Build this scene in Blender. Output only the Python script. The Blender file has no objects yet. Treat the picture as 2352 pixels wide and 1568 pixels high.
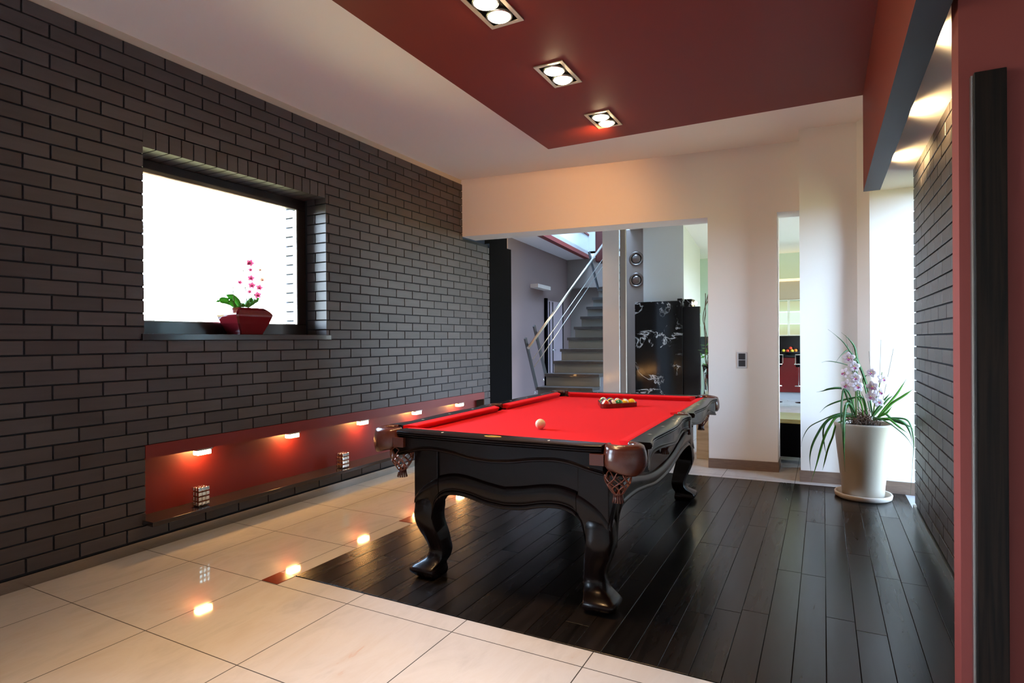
import bpy, math, random
from mathutils import Vector, Matrix
PI = math.pi
random.seed(7)
SC = bpy.context.scene
COL = SC.collection

# ------------------------------------------------------------------ camera
FPX = 1353.684
FW = Vector((-0.46689621, 0.88430983, -0.00201347))
RT = Vector((0.88429826, 0.46687493, -0.00666228))
UP = Vector((0.00495148, 0.0048911, 0.99997578))
CAM = Vector((3.82458, -1.52255, 1.25681))
cd = bpy.data.cameras.new('camera'); cam = bpy.data.objects.new('camera', cd); COL.objects.link(cam)
m = Matrix((( RT.x, UP.x, -FW.x, CAM.x), (RT.y, UP.y, -FW.y, CAM.y), (RT.z, UP.z, -FW.z, CAM.z), (0, 0, 0, 1)))
cam.matrix_world = m
cd.sensor_width = 36; cd.lens = FPX/2352*36; cd.clip_start = .02; cd.clip_end = 200
SC.camera = cam

def at(u, v, Y):
    """the point at depth-plane Y seen in direction (u, v) of the 2352x1568 frame"""
    r = FW + RT*((u-1176)/FPX) + UP*((784-v)/FPX)
    return CAM + r*((Y-CAM.y)/r.y)

# ------------------------------------------------------------------ mesh builder
class MB:
    def __init__(s): s.v = []; s.f = []; s.m = []; s.sm = []
    def add(s, vs, fs, mi=0, smooth=False):
        n = len(s.v); s.v += [tuple(v) for v in vs]
        for f in fs: s.f.append(tuple(i+n for i in f)); s.m.append(mi); s.sm.append(smooth)
        return s
    def box(s, x0, x1, y0, y1, z0, z1, mi=0):
        if x0 > x1: x0, x1 = x1, x0
        if y0 > y1: y0, y1 = y1, y0
        vs = [(x0,y0,z0),(x1,y0,z0),(x1,y1,z0),(x0,y1,z0),(x0,y0,z1),(x1,y0,z1),(x1,y1,z1),(x0,y1,z1)]
        return s.add(vs, [(0,3,2,1),(4,5,6,7),(0,1,5,4),(1,2,6,5),(2,3,7,6),(3,0,4,7)], mi)
    def prism(s, poly, z0, z1, mi=0):          # poly: list of (x, y), counter-clockwise
        n = len(poly)
        vs = [(p[0],p[1],z0) for p in poly] + [(p[0],p[1],z1) for p in poly]
        fs = [tuple(range(n))[::-1], tuple(range(n, 2*n))] + [(i,(i+1)%n,(i+1)%n+n,i+n) for i in range(n)]
        return s.add(vs, fs, mi)
    def loft(s, secs, mi=0, smooth=True, caps=True, close=True):
        n = len(secs[0]); vs = [p for sec in secs for p in sec]; fs = []
        for k in range(len(secs)-1):
            for i in range(n if close else n-1):
                j = (i+1) % n
                fs.append((k*n+i, k*n+j, (k+1)*n+j, (k+1)*n+i))
        s.add(vs, fs, mi, smooth)
        if caps and close:
            b = len(s.v)-len(vs)
            s.f.append(tuple(b+i for i in range(n))[::-1]); s.m.append(mi); s.sm.append(False)
            e = b+(len(secs)-1)*n
            s.f.append(tuple(e+i for i in range(n))); s.m.append(mi); s.sm.append(False)
        return s
    def tube(s, pts, r, n=8, mi=0, flat=None, rs=None):
        pts = [Vector(p) for p in pts]; secs = []
        up = Vector((0,0,1))
        for i, p in enumerate(pts):
            t = (pts[min(i+1,len(pts)-1)] - pts[max(i-1,0)]).normalized()
            a = t.cross(up)
            if a.length < 1e-3: a = t.cross(Vector((1,0,0)))
            a.normalize(); b = a.cross(t).normalized()
            rr = rs[i] if rs else r
            fb = rr*(flat if flat else 1)
            secs.append([p + a*(rr*math.cos(2*PI*k/n)) + b*(fb*math.sin(2*PI*k/n)) for k in range(n)])
        return s.loft(secs, mi)
    def lathe(s, prof, n=32, c=(0,0,0), mi=0, a0=0, a1=2*PI, smooth=True):
        full = abs(a1-a0-2*PI) < 1e-6
        k = n if full else n+1
        secs = []
        for j in range(k):
            a = a0+(a1-a0)*j/n
            secs.append([(c[0]+r*math.cos(a), c[1]+r*math.sin(a), c[2]+z) for r, z in prof])
        m_ = len(prof); vs = [p for q in secs for p in q]; fs = []
        for j in range(n):
            j2 = (j+1) % k
            for i in range(m_-1): fs.append((j*m_+i, j2*m_+i, j2*m_+i+1, j*m_+i+1))
        return s.add(vs, fs, mi, smooth)
    def cyl(s, c, r, z0, z1, n=24, mi=0, r2=None):
        r2 = r if r2 is None else r2
        return s.lathe([(0,z0),(r,z0),(r2,z1),(0,z1)], n, c, mi, smooth=False)
    def sphere(s, c, r, nu=16, nv=10, mi=0, sz=1):
        prof = [(max(1e-5, r*math.sin(PI*i/nv)), -r*sz*math.cos(PI*i/nv)) for i in range(nv+1)]
        return s.lathe(prof, nu, c, mi)
    def xf(s, M):
        s.v = [tuple(M @ Vector(v)) for v in s.v]; return s
    def join(s, o, M=None):
        vs = o.v if M is None else [tuple(M @ Vector(v)) for v in o.v]
        n = len(s.v); s.v += vs; s.f += [tuple(i+n for i in f) for f in o.f]; s.m += o.m; s.sm += o.sm; return s
    def build(s, name, mats, parent=None, bevel=0, seg=2, sharp=0, **props):
        me = bpy.data.meshes.new(name); me.from_pydata(s.v, [], s.f)
        if not isinstance(mats, (list, tuple)): mats = [mats]
        for x in mats: me.materials.append(x)
        for p, mi, sm in zip(me.polygons, s.m, s.sm): p.material_index = mi; p.use_smooth = sm
        me.validate(); me.update()
        if sharp: me.set_sharp_from_angle(angle=math.radians(sharp))
        o = bpy.data.objects.new(name, me); COL.objects.link(o)
        if parent is not None: o.parent = parent
        if bevel:
            b = o.modifiers.new('bevel', 'BEVEL'); b.width = bevel; b.segments = seg; b.limit_method = 'ANGLE'; b.angle_limit = math.radians(50)
        for k, v in props.items(): o[k] = v
        return o

def tag(o, label, cat, group=None):
    o['label'] = label; o['category'] = cat
    if group: o['group'] = group
    return o
def thing(name, label, cat, loc=(0,0,0), rz=0, group=None):
    o = bpy.data.objects.new(name, None); COL.objects.link(o); o.location = loc; o.rotation_euler = (0,0,rz)
    o.empty_display_size = .1
    return tag(o, label, cat, group)
def dup(root, loc, rz=None, label=None):
    r = root.copy(); COL.objects.link(r); r.location = loc
    if rz is not None: r.rotation_euler = (0,0,rz)
    if label: r['label'] = label
    for ch in root.children:
        c = ch.copy(); COL.objects.link(c); c.parent = r
        for g in ch.children:
            d = g.copy(); COL.objects.link(d); d.parent = c
    return r
def smooth_pts(pts, n=6):
    P = [Vector(p) for p in pts]
    if len(P) < 3: return P
    out = []
    for i in range(len(P)-1):
        a = P[max(i-1,0)]; b = P[i]; c = P[i+1]; d = P[min(i+2,len(P)-1)]
        for k in range(n):
            t = k/n
            out.append(.5*((2*b)+(c-a)*t+(2*a-5*b+4*c-d)*t*t+(3*b-a-3*c+d)*t**3))
    out.append(P[-1]); return out
def interp(tab, x):
    if x <= tab[0][0]: return tab[0][1]
    for i in range(len(tab)-1):
        if x <= tab[i+1][0]:
            x0, y0 = tab[i]; x1, y1 = tab[i+1]
            m0 = (y1-(tab[i-1][1] if i else y0))/(x1-(tab[i-1][0] if i else x0-1e-9)) if i else (y1-y0)/(x1-x0)
            nx = tab[i+2] if i+2 < len(tab) else None
            m1 = (nx[1]-y0)/(nx[0]-x0) if nx else (y1-y0)/(x1-x0)
            h = x1-x0; t = (x-x0)/h
            return (2*t**3-3*t*t+1)*y0+(t**3-2*t*t+t)*h*m0+(-2*t**3+3*t*t)*y1+(t**3-t*t)*h*m1
    return tab[-1][1]

# ------------------------------------------------------------------ materials
def mat(name, col, rough=.5, metal=0, spec=.5, coat=0, emit=None, es=0, trans=0, ior=1.45, bump=None, alpha=1, cr=.05):
    M = bpy.data.materials.new(name); M.use_nodes = True
    b = M.node_tree.nodes['Principled BSDF']
    b.inputs['Base Color'].default_value = (*col, 1); b.inputs['Roughness'].default_value = rough
    b.inputs['Metallic'].default_value = metal; b.inputs['Specular IOR Level'].default_value = spec
    b.inputs['Coat Weight'].default_value = coat; b.inputs['Coat Roughness'].default_value = cr
    b.inputs['Transmission Weight'].default_value = trans; b.inputs['IOR'].default_value = ior
    if emit: b.inputs['Emission Color'].default_value = (*emit, 1); b.inputs['Emission Strength'].default_value = es
    if bump:
        sc, st = bump
        n = M.node_tree.nodes; L = M.node_tree.links
        t = n.new('ShaderNodeTexCoord'); nz = n.new('ShaderNodeTexNoise'); bp = n.new('ShaderNodeBump')
        nz.inputs['Scale'].default_value = sc; nz.inputs['Detail'].default_value = 4; bp.inputs['Strength'].default_value = st; bp.inputs['Distance'].default_value = .01
        L.new(t.outputs['Object'], nz.inputs['Vector']); L.new(nz.outputs['Fac'], bp.inputs['Height']); L.new(bp.outputs['Normal'], b.inputs['Normal'])
    return M
def nodes(M): return M.node_tree.nodes, M.node_tree.links, M.node_tree.nodes['Principled BSDF']
def ramp(n, stops):
    r = n.new('ShaderNodeValToRGB'); e = r.color_ramp.elements
    while len(e) < len(stops): e.new(.5)
    for i, (p, c) in enumerate(stops): e[i].position = p; e[i].color = (*c, 1)
    return r

def brick_material():
    M = mat('charcoal_brick', (.05,.047,.05), .42, spec=.5)
    n, L, b = nodes(M)
    g = n.new('ShaderNodeNewGeometry'); r = ramp(n, [(0,(.042,.033,.032)),(.5,(.053,.043,.043)),(1,(.064,.053,.052))])
    t = n.new('ShaderNodeTexCoord'); nz = n.new('ShaderNodeTexNoise'); nz.inputs['Scale'].default_value = 9; nz.inputs['Detail'].default_value = 5
    mp = n.new('ShaderNodeMapping'); mp.inputs['Scale'].default_value = (1,.5,5)
    L.new(t.outputs['Object'], mp.inputs['Vector']); L.new(mp.outputs['Vector'], nz.inputs['Vector'])
    mx = n.new('ShaderNodeMixRGB'); mx.blend_type = 'MULTIPLY'; mx.inputs['Fac'].default_value = .35
    r2 = ramp(n, [(.3,(.6,.6,.62)),(.7,(1.15,1.1,1.1))])
    L.new(nz.outputs['Fac'], r2.inputs['Fac'])
    L.new(g.outputs['Random Per Island'], r.inputs['Fac']); L.new(r.outputs['Color'], mx.inputs['Color1']); L.new(r2.outputs['Color'], mx.inputs['Color2'])
    L.new(mx.outputs['Color'], b.inputs['Base Color'])
    n2 = n.new('ShaderNodeTexNoise'); n2.inputs['Scale'].default_value = 120; n2.inputs['Detail'].default_value = 3
    bp = n.new('ShaderNodeBump'); bp.inputs['Strength'].default_value = .12; bp.inputs['Distance'].default_value = .004
    L.new(mp.outputs['Vector'], n2.inputs['Vector']); L.new(n2.outputs['Fac'], bp.inputs['Height']); L.new(bp.outputs['Normal'], b.inputs['Normal'])
    return M
def tile_material():
    M = mat('cream_tile', (.6,.55,.5), .05, spec=.5)
    n, L, b = nodes(M)
    t = n.new('ShaderNodeTexCoord'); sp = n.new('ShaderNodeSeparateXYZ'); L.new(t.outputs['Object'], sp.inputs['Vector'])
    def line(sock):
        a = n.new('ShaderNodeMath'); a.operation = 'MULTIPLY'; a.inputs[1].default_value = 1/.6; L.new(sock, a.inputs[0])
        f = n.new('ShaderNodeMath'); f.operation = 'PINGPONG'; f.inputs[1].default_value = .5; L.new(a.outputs[0], f.inputs[0])
        c = n.new('ShaderNodeMath'); c.operation = 'LESS_THAN'; c.inputs[1].default_value = .0037; L.new(f.outputs[0], c.inputs[0]); return c
    a, c = line(sp.outputs['X']), line(sp.outputs['Y'])
    mxx = n.new('ShaderNodeMath'); mxx.operation = 'MAXIMUM'; L.new(a.outputs[0], mxx.inputs[0]); L.new(c.outputs[0], mxx.inputs[1])
    mp = n.new('ShaderNodeMapping'); mp.inputs['Scale'].default_value = (3.2,1.1,1); mp.inputs['Rotation'].default_value = (0,0,.25)
    L.new(t.outputs['Object'], mp.inputs['Vector'])
    nz = n.new('ShaderNodeTexNoise'); nz.inputs['Scale'].default_value = 2.2; nz.inputs['Detail'].default_value = 8; nz.inputs['Roughness'].default_value = .62; nz.inputs['Distortion'].default_value = .6
    L.new(mp.outputs['Vector'], nz.inputs['Vector'])
    r = ramp(n, [(.3,(.50,.49,.48)),(.5,(.57,.56,.55)),(.66,(.54,.515,.49)),(.73,(.53,.39,.33)),(.78,(.57,.55,.535))])
    L.new(nz.outputs['Fac'], r.inputs['Fac'])
    mx = n.new('ShaderNodeMixRGB'); mx.inputs['Color2'].default_value = (.03,.026,.022,1)
    L.new(r.outputs['Color'], mx.inputs['Color1']); L.new(mxx.outputs[0], mx.inputs['Fac']); L.new(mx.outputs['Color'], b.inputs['Base Color'])
    ro = n.new('ShaderNodeMath'); ro.operation = 'MULTIPLY_ADD'; ro.inputs[1].default_value = .6; ro.inputs[2].default_value = .05
    L.new(mxx.outputs[0], ro.inputs[0]); L.new(ro.outputs[0], b.inputs['Roughness'])
    return M
def plank_material():
    M = mat('black_plank', (.01,.009,.009), .26, spec=.42)
    n, L, b = nodes(M)
    g = n.new('ShaderNodeNewGeometry'); t = n.new('ShaderNodeTexCoord')
    r0 = ramp(n, [(0,(.0045,.004,.004)),(.6,(.0075,.0065,.006)),(1,(.013,.010,.009))]); L.new(g.outputs['Random Per Island'], r0.inputs['Fac'])
    m2 = n.new('ShaderNodeMapping'); m2.inputs['Scale'].default_value = (26,2.2,1); L.new(t.outputs['Object'], m2.inputs['Vector'])
    off = n.new('ShaderNodeVectorMath'); off.operation = 'ADD'; L.new(m2.outputs['Vector'], off.inputs[0])
    mu = n.new('ShaderNodeMath'); mu.operation = 'MULTIPLY'; mu.inputs[1].default_value = 40; L.new(g.outputs['Random Per Island'], mu.inputs[0]); L.new(mu.outputs[0], off.inputs[1])
    nz = n.new('ShaderNodeTexNoise'); nz.inputs['Scale'].default_value = 1; nz.inputs['Detail'].default_value = 6; nz.inputs['Distortion'].default_value = .9
    L.new(off.outputs[0], nz.inputs['Vector'])
    r = ramp(n, [(.35,(.6,.58,.56)),(.65,(1.5,1.4,1.3))]); L.new(nz.outputs['Fac'], r.inputs['Fac'])
    mx = n.new('ShaderNodeMixRGB'); mx.blend_type = 'MULTIPLY'; mx.inputs['Fac'].default_value = .9
    L.new(r0.outputs['Color'], mx.inputs['Color1']); L.new(r.outputs['Color'], mx.inputs['Color2']); L.new(mx.outputs['Color'], b.inputs['Base Color'])
    ad = n.new('ShaderNodeMath'); ad.operation = 'MULTIPLY_ADD'; ad.inputs[1].default_value = .10; L.new(nz.outputs['Fac'], ad.inputs[0])
    rb = n.new('ShaderNodeMath'); rb.operation = 'MULTIPLY_ADD'; rb.inputs[1].default_value = .07; rb.inputs[2].default_value = .18; L.new(g.outputs['Random Per Island'], rb.inputs[0]); L.new(rb.outputs[0], ad.inputs[2])
    L.new(ad.outputs[0], b.inputs['Roughness'])
    n2 = n.new('ShaderNodeTexNoise'); n2.inputs['Scale'].default_value = 1.6; n2.inputs['Detail'].default_value = 2; L.new(t.outputs['Object'], n2.inputs['Vector'])
    bp = n.new('ShaderNodeBump'); bp.inputs['Strength'].default_value = .10; bp.inputs['Distance'].default_value = .0012; L.new(nz.outputs['Fac'], bp.inputs['Height'])
    L.new(bp.outputs['Normal'], b.inputs['Normal'])
    return M
def wood_material(name, c1, c2, rough=.3, coat=0, scale=(10,10,1), sc=4, dist=1.5):
    M = mat(name, c1, rough, coat=coat); n, L, b = nodes(M)
    t = n.new('ShaderNodeTexCoord'); mp = n.new('ShaderNodeMapping'); mp.inputs['Scale'].default_value = scale
    nz = n.new('ShaderNodeTexNoise'); nz.inputs['Scale'].default_value = sc; nz.inputs['Detail'].default_value = 7; nz.inputs['Distortion'].default_value = dist
    r = ramp(n, [(.38,c1),(.62,c2)])
    L.new(t.outputs['Object'], mp.inputs['Vector']); L.new(mp.outputs['Vector'], nz.inputs['Vector']); L.new(nz.outputs['Fac'], r.inputs['Fac']); L.new(r.outputs['Color'], b.inputs['Base Color'])
    return M
def marble_material():
    M = mat('black_marble', (.006,.006,.006), .12); n, L, b = nodes(M)
    t = n.new('ShaderNodeTexCoord'); nz = n.new('ShaderNodeTexNoise'); nz.inputs['Scale'].default_value = 2.3; nz.inputs['Detail'].default_value = 10; nz.inputs['Distortion'].default_value = 1.0; nz.inputs['Roughness'].default_value = .6
    L.new(t.outputs['Object'], nz.inputs['Vector'])
    a = n.new('ShaderNodeMath'); a.operation = 'SUBTRACT'; a.inputs[1].default_value = .5; L.new(nz.outputs['Fac'], a.inputs[0])
    c = n.new('ShaderNodeMath'); c.operation = 'ABSOLUTE'; L.new(a.outputs[0], c.inputs[0])
    r = ramp(n, [(0,(.7,.7,.7)),(.008,(.18,.18,.18)),(.022,(.006,.006,.006))]); L.new(c.outputs[0], r.inputs['Fac'])
    n2 = n.new('ShaderNodeTexNoise'); n2.inputs['Scale'].default_value = 2; L.new(t.outputs['Object'], n2.inputs['Vector'])
    r2 = ramp(n, [(.38,(0,0,0)),(.52,(1,1,1))]); L.new(n2.outputs['Fac'], r2.inputs['Fac'])
    mx = n.new('ShaderNodeMixRGB'); mx.inputs['Color1'].default_value = (.006,.006,.006,1); L.new(r2.outputs['Color'], mx.inputs['Fac']); L.new(r.outputs['Color'], mx.inputs['Color2']); L.new(mx.outputs['Color'], b.inputs['Base Color'])
    return M
def cloth_material():
    M = mat('red_cloth', (.62,.011,.013), .95, spec=.08); n, L, b = nodes(M)
    b.inputs['Sheen Weight'].default_value = .06; b.inputs['Sheen Tint'].default_value = (1,.25,.3,1)
    t = n.new('ShaderNodeTexCoord'); nz = n.new('ShaderNodeTexNoise'); nz.inputs['Scale'].default_value = 600; nz.inputs['Detail'].default_value = 2
    bp = n.new('ShaderNodeBump'); bp.inputs['Strength'].default_value = .15; bp.inputs['Distance'].default_value = .001
    L.new(t.outputs['Object'], nz.inputs['Vector']); L.new(nz.outputs['Fac'], bp.inputs['Height']); L.new(bp.outputs['Normal'], b.inputs['Normal'])
    return M

BRICK = brick_material(); TILE = tile_material(); PLANK = plank_material(); MARBLE = marble_material(); CLOTH = cloth_material()
MORTAR = mat('mortar', (.022,.024,.03), .9)
PLASTER = mat('white_plaster', (.84,.80,.76), .85, bump=(60,.03))
CEIL = mat('ceiling_paint', (.90,.85,.82), .8)
CREAM = mat('cream_strip', (.5,.43,.34), .8)
REDC = mat('dark_red_paint', (.165,.014,.007), .6)
REDW = mat('red_wall_paint', (.20,.036,.028), .6)
REDN = mat('niche_red_paint', (.13,.009,.007), .5)
CHAR = mat('charcoal_paint', (.016,.015,.021), .5)
STEEL = mat('brushed_steel', (.55,.53,.5), .28, 1, bump=(80,.05))
CHROME = mat('chrome', (.8,.8,.8), .08, 1)
BLACKW = wood_material('black_lacquered_wood', (.005,.003,.0028), (.009,.0045,.004), .27, .05, (3,30,3))
BLACKW.node_tree.nodes['Principled BSDF'].inputs['Specular IOR Level'].default_value = .24
LEATHER = mat('brown_leather', (.075,.018,.010), .26, coat=.3, cr=.2, bump=(90,.08))
LEATHERN = mat('tan_leather_net', (.17,.042,.02), .32, coat=.2)
PEARL = mat('pearl_inlay', (.8,.75,.65), .25)
GOLD = mat('brass_plate', (.70,.48,.10), .35, .35)
DARKG = mat('black_gloss', (.006,.006,.007), .1)
DARKM = mat('black_matte', (.0022,.002,.0022), .7, spec=.03)
SLATE = mat('dark_stone', (.028,.022,.024), .16)
GLASS = mat('clear_glass', (1,1,1), 0, trans=1, ior=1.45)
SKIRT = wood_material('brown_skirting', (.16,.10,.075), (.21,.14,.10), .45, 0, (2,2,40))
def pane_material(tint=(1,1,1)):
    M = bpy.data.materials.new('window_pane'); M.use_nodes = True; n = M.node_tree.nodes; L = M.node_tree.links
    n.remove(n['Principled BSDF']); o = n['Material Output']
    t = n.new('ShaderNodeBsdfTransparent'); t.inputs['Color'].default_value = (*tint, 1); g = n.new('ShaderNodeBsdfGlossy'); g.inputs['Roughness'].default_value = .0
    f = n.new('ShaderNodeFresnel'); f.inputs['IOR'].default_value = 1.35; mx = n.new('ShaderNodeMixShader')
    L.new(f.outputs[0], mx.inputs[0]); L.new(t.outputs[0], mx.inputs[1]); L.new(g.outputs[0], mx.inputs[2]); L.new(mx.outputs[0], o.inputs['Surface']); return M
PANE = pane_material(); TINTED = pane_material((.78,.82,.86))  # the tinted pane is darkened to cut the alcove daylight

# ------------------------------------------------------------------ world
w = bpy.data.worlds.new('world'); SC.world = w; w.use_nodes = True
n, L = w.node_tree.nodes, w.node_tree.links
bg = n['Background']; tc = n.new('ShaderNodeTexCoord'); sp = n.new('ShaderNodeSeparateXYZ'); mr = n.new('ShaderNodeMapRange')
mr.inputs['From Min'].default_value = -1; mr.inputs['From Max'].default_value = 1
r = ramp(n, [(0,(.035,.034,.018)),(.44,(.15,.155,.08)),(.497,(.27,.28,.16)),(.505,(.70,.85,1)),(.7,(.56,.76,1.0)),(1,(.38,.61,1.0))])
L.new(tc.outputs['Generated'], sp.inputs[0]); L.new(sp.outputs['Z'], mr.inputs['Value']); L.new(mr.outputs[0], r.inputs['Fac']); L.new(r.outputs['Color'], bg.inputs['Color'])
WORLD = 60.0
bg.inputs['Strength'].default_value = WORLD

ST = dict(kind='structure')
# ------------------------------------------------------------------ room shell
ZC = 3.09
X0 = .186                    # face of the left brick wall
CH, C0, JO = .0803, .07, .009
def cz(k): return C0 + CH*k
def wy(x, d=0): return 4.150 + .1149*x + d      # front of the back wall
MB().prism([(-.02,-5),(8,-5),(8,.93),(4.72,.93),(4.72,4.9),(8,4.9),(8,13),(-3.2,13),(-3.2,5.2),(-.02,5.2)], -.12, 0).build('floor', TILE, **ST)
fp_ = MB(); random.seed(21); yb_ = lambda x: 3.99+.0551*(x-1.317)
fp_.prism([(1.317,.723),(4.40,.723),(4.40,4.16),(1.317,3.99)], 0, .0025, 1)
PW = .1142; k = 0
while 1.317+k*PW < 4.39:
    a, b = 1.317+k*PW, min(4.40, 1.317+(k+1)*PW); y0 = .723; j = y0+random.uniform(.15, 1.4)
    while y0 < yb_(a):
        y1 = j
        ya, yb2 = min(y1, yb_(a)), min(y1, yb_(b)); g_ = .0011; cc = .0012
        lo = [(a+g_,y0+g_),(b-g_,y0+g_),(b-g_,yb2-g_),(a+g_,ya-g_)]; hi = [(a+g_+cc,y0+g_+cc),(b-g_-cc,y0+g_+cc),(b-g_-cc,yb2-g_-cc),(a+g_+cc,ya-g_-cc)]
        vs = [(x,y,.0015) for x,y in lo]+[(x,y,.0035) for x,y in lo]+[(x,y,.0042) for x,y in hi]
        fp_.add(vs, [(0,1,5,4),(1,2,6,5),(2,3,7,6),(3,0,4,7),(4,5,9,8),(5,6,10,9),(6,7,11,10),(7,4,8,11),(8,9,10,11)], 0)
        y0 = y1; j += random.uniform(.9, 1.6)
    k += 1
fp_.build('floor_planks', [PLANK, DARKM], **ST)
rt = MB()
for y0 in (.604, 1.742): rt.box(1.2, 1.317, y0, y0+.117, 0, .003)
rt.build('floor_inset', mat('red_tile', (.17,.03,.018), .12), **ST)
# ceilings (opening over the stairs is left free)
cm = MB()
cm.box(-.31, 8, -5, .93, ZC, ZC+.15).box(-.31, 4.72, .93, 4.9, ZC, ZC+.15).box(-3.2, 8, 4.9, 6.6, ZC, ZC+.15).box(.98, 8, 6.6, 13, ZC, ZC+.15).box(-3.2, .98, 11.0, 13, ZC, ZC+.15)
cm.prism([(-3.2,6.6),(-.37,6.6),(-.83,11.0),(-3.2,11.0)], ZC, ZC+.15)
cm.build('ceiling', CEIL, **ST)
MB().box(1.613, 4.085, -4.9, 3.405, 3.0, ZC-.001).build('ceiling_panel', REDC, **ST)
bm = MB(); bm.box(4.085, 4.188, -4.9, 3.405, 2.307, ZC-.001, 0)
o = bm.build('ceiling_beam', [REDC, CHAR], **ST)
for p in o.data.polygons:
    if p.normal.z < -.5: p.material_index = 1
MB().box(4.188, 4.70, .95, 4.12, 2.455, ZC-.001).build('ceiling_soffit', CEIL, **ST)

def bricks(mb, u0, u1, k0, k1, place, holes=(), off=0, zt=None, proud=.012):
    """rows k0..k1 of bricks between u0 and u1; place(u, z, d) -> xyz with d the depth in front of the mortar"""
    for k in range(k0, k1):
        z0, z1 = cz(k)+JO/2, cz(k+1)-JO/2
        segs = [(u0, u1)]
        for (a, b, ka, kb) in holes:
            if ka <= k < kb:
                ns = []
                for s, e in segs:
                    if b <= s or a >= e: ns.append((s, e)); continue
                    if s < a: ns.append((s, a))
                    if e > b: ns.append((b, e))
                segs = ns
        o_ = -.012 + off + (.125 if k % 2 else 0)
        for s, e in segs:
            j = math.floor((s-o_)/.25)
            while o_+j*.25 < e:
                a = max(s, o_+j*.25+JO/2); b = min(e, o_+(j+1)*.25-JO/2)
                if b-a > .012:
                    c = .0015; dd = random.uniform(-.0008, .0008)
                    vs = [place(a,z0,-.002), place(b,z0,-.002), place(b,z1,-.002), place(a,z1,-.002),
                          place(a,z0,proud-c), place(b,z0,proud-c), place(b,z1,proud-c), place(a,z1,proud-c),
                          place(a+c,z0+c,proud+dd), place(b-c,z0+c,proud+dd), place(b-c,z1-c,proud+dd), place(a+c,z1-c,proud+dd)]
                    mb.add(vs, [(0,1,5,4),(1,2,6,5),(2,3,7,6),(3,0,4,7),(4,5,9,8),(5,6,10,9),(6,7,11,10),(7,4,8,11),(8,9,10,11)])
                j += 1
WY0, WY1, WZ0, WZ1 = .597, 2.08, 1.28, 2.445          # window opening
NY0, NY1 = .597, 4.636
lw = MB(); MF = X0-.012
# backing with mortar (material 1)
for (a, b, c, d) in [(-1.0, WY0-.0, 0, ZC), (WY1+.012, 4.77, 0, 2.43), (WY1+.012, wy(MF), 2.43, ZC), (WY0, WY1+.012, 2.56, ZC), (WY0, WY1+.012, .0, WZ0)]:
    # leave the niche recess 6 cm deep
    if d <= WZ0+.01 or c == 0:
        lw.box(-.30, X0-.115, a, b, c, d, 1)
        if b <= NY0+.001: lw.box(X0-.115, MF, a, b, c, d, 1)
        else:
            aa = max(a, NY0)
            lw.box(X0-.115, MF, aa, b, 0, .155, 1)
            lw.box(X0-.115, MF, aa, b, .632, d, 1)
            if b > NY1: lw.box(X0-.115, MF, NY1, b, .155, .632, 1)
    else: lw.box(-.30, MF, a, b, c, d, 1)
lw.box(MF-.004, MF+.002, -1.0, wy(MF), 3.042, ZC, 2)
pl = lambda u, z, d: (MF+d, u, z)
NR = 37
bricks(lw, -1.0, 4.77, 0, 29, pl, [(WY0, WY1, 15, 31), (NY0, NY1, 1, 7)])
bricks(lw, -1.0, wy(MF)+.01, 29, NR, pl, [(WY0, WY1, 15, 31)])
# brick returns: window reveal, niche sides, end of the wall
pr = lambda u, z, d: (u, WY1+.012-d, z)
bricks(lw, -.03, X0, 15, 30, pr, off=.2); bricks(lw, -.30, -.075, 15, 30, pr, off=.1)
bricks(lw, -.30, X0, 1, 29, lambda u, z, d: (u, 4.77+d, z), off=.1)
y = WY0
for i in range(18):                                  # soldier course over the window
    a = WY0+i*(WY1-WY0)/18; b = a+(WY1-WY0)/18-.008
    lw.box(-.30, X0+random.uniform(-.001,.001), a, b, 2.445, cz(31)-.004)
lw.box(-.29, MF, WY0, WY1+.012, 2.452, 2.565, 1)
lw.build('wall_left', [BRICK, MORTAR, CREAM], **ST)
# niche lining
nb = MB(); nb.box(X0-.115, X0-.109, NY0, NY1, .155, .632)
nb.box(X0-.109, X0+.004, NY0-.001, NY1, .552, .634)
nb.build('trim_1', REDN, **ST)
MB().box(X0-.11, .290, NY0-.02, 4.60, .158, .185).build('trim_2', SLATE, bevel=.002, **ST)
MB().box(X0-.01, X0+.006, -4.9, 4.79, 0, .062).build('baseboard_left', mat('dark_brushed_steel', (.34,.31,.29), .22, 1, bump=(80,.05)), **ST)
MB().box(-.32, .206, WY0-.02, 2.112, 1.272, 1.311).build('trim_3', SLATE, bevel=.002, **ST)

def window(n, plane, a0, a1, z0, z1, pos, fw=.085, dep=.06, m=None, mull=(), pane=None):
    """plane 'x' or 'y'; frame and one pane per light"""
    root = bpy.data.objects.new('window_%d' % n, None); COL.objects.link(root); root['kind'] = 'structure'
    f = MB()
    def bx(a, b, c, d, p0, p1, mb):
        if plane == 'x': mb.box(p0, p1, a, b, c, d)
        else: mb.box(a, b, p0, p1, c, d)
    p0, p1 = pos-dep/2, pos+dep/2
    bx(a0, a1, z0, z0+fw, p0, p1, f); bx(a0, a1, z1-fw, z1, p0, p1, f)
    bx(a0, a0+fw, z0+fw, z1-fw, p0, p1, f); bx(a1-fw, a1, z0+fw, z1-fw, p0, p1, f)
    for q in mull: bx(q-fw/2, q+fw/2, z0+fw, z1-fw, p0, p1, f)
    f.build('window_frame', m or BLACKW, root, bevel=.006)
    g = MB(); bx(a0+fw, a1-fw, z0+fw, z1-fw, pos-.004, pos+.0, g); g.build('window_pane', pane or PANE, root)
    return root
FRM = mat('dark_window_frame', (.016,.012,.012), .28, coat=.2)
w1 = window(1, 'x', WY0, WY1, 1.311, 2.445, -.075, .088, .055, FRM)
bead = MB()
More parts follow.
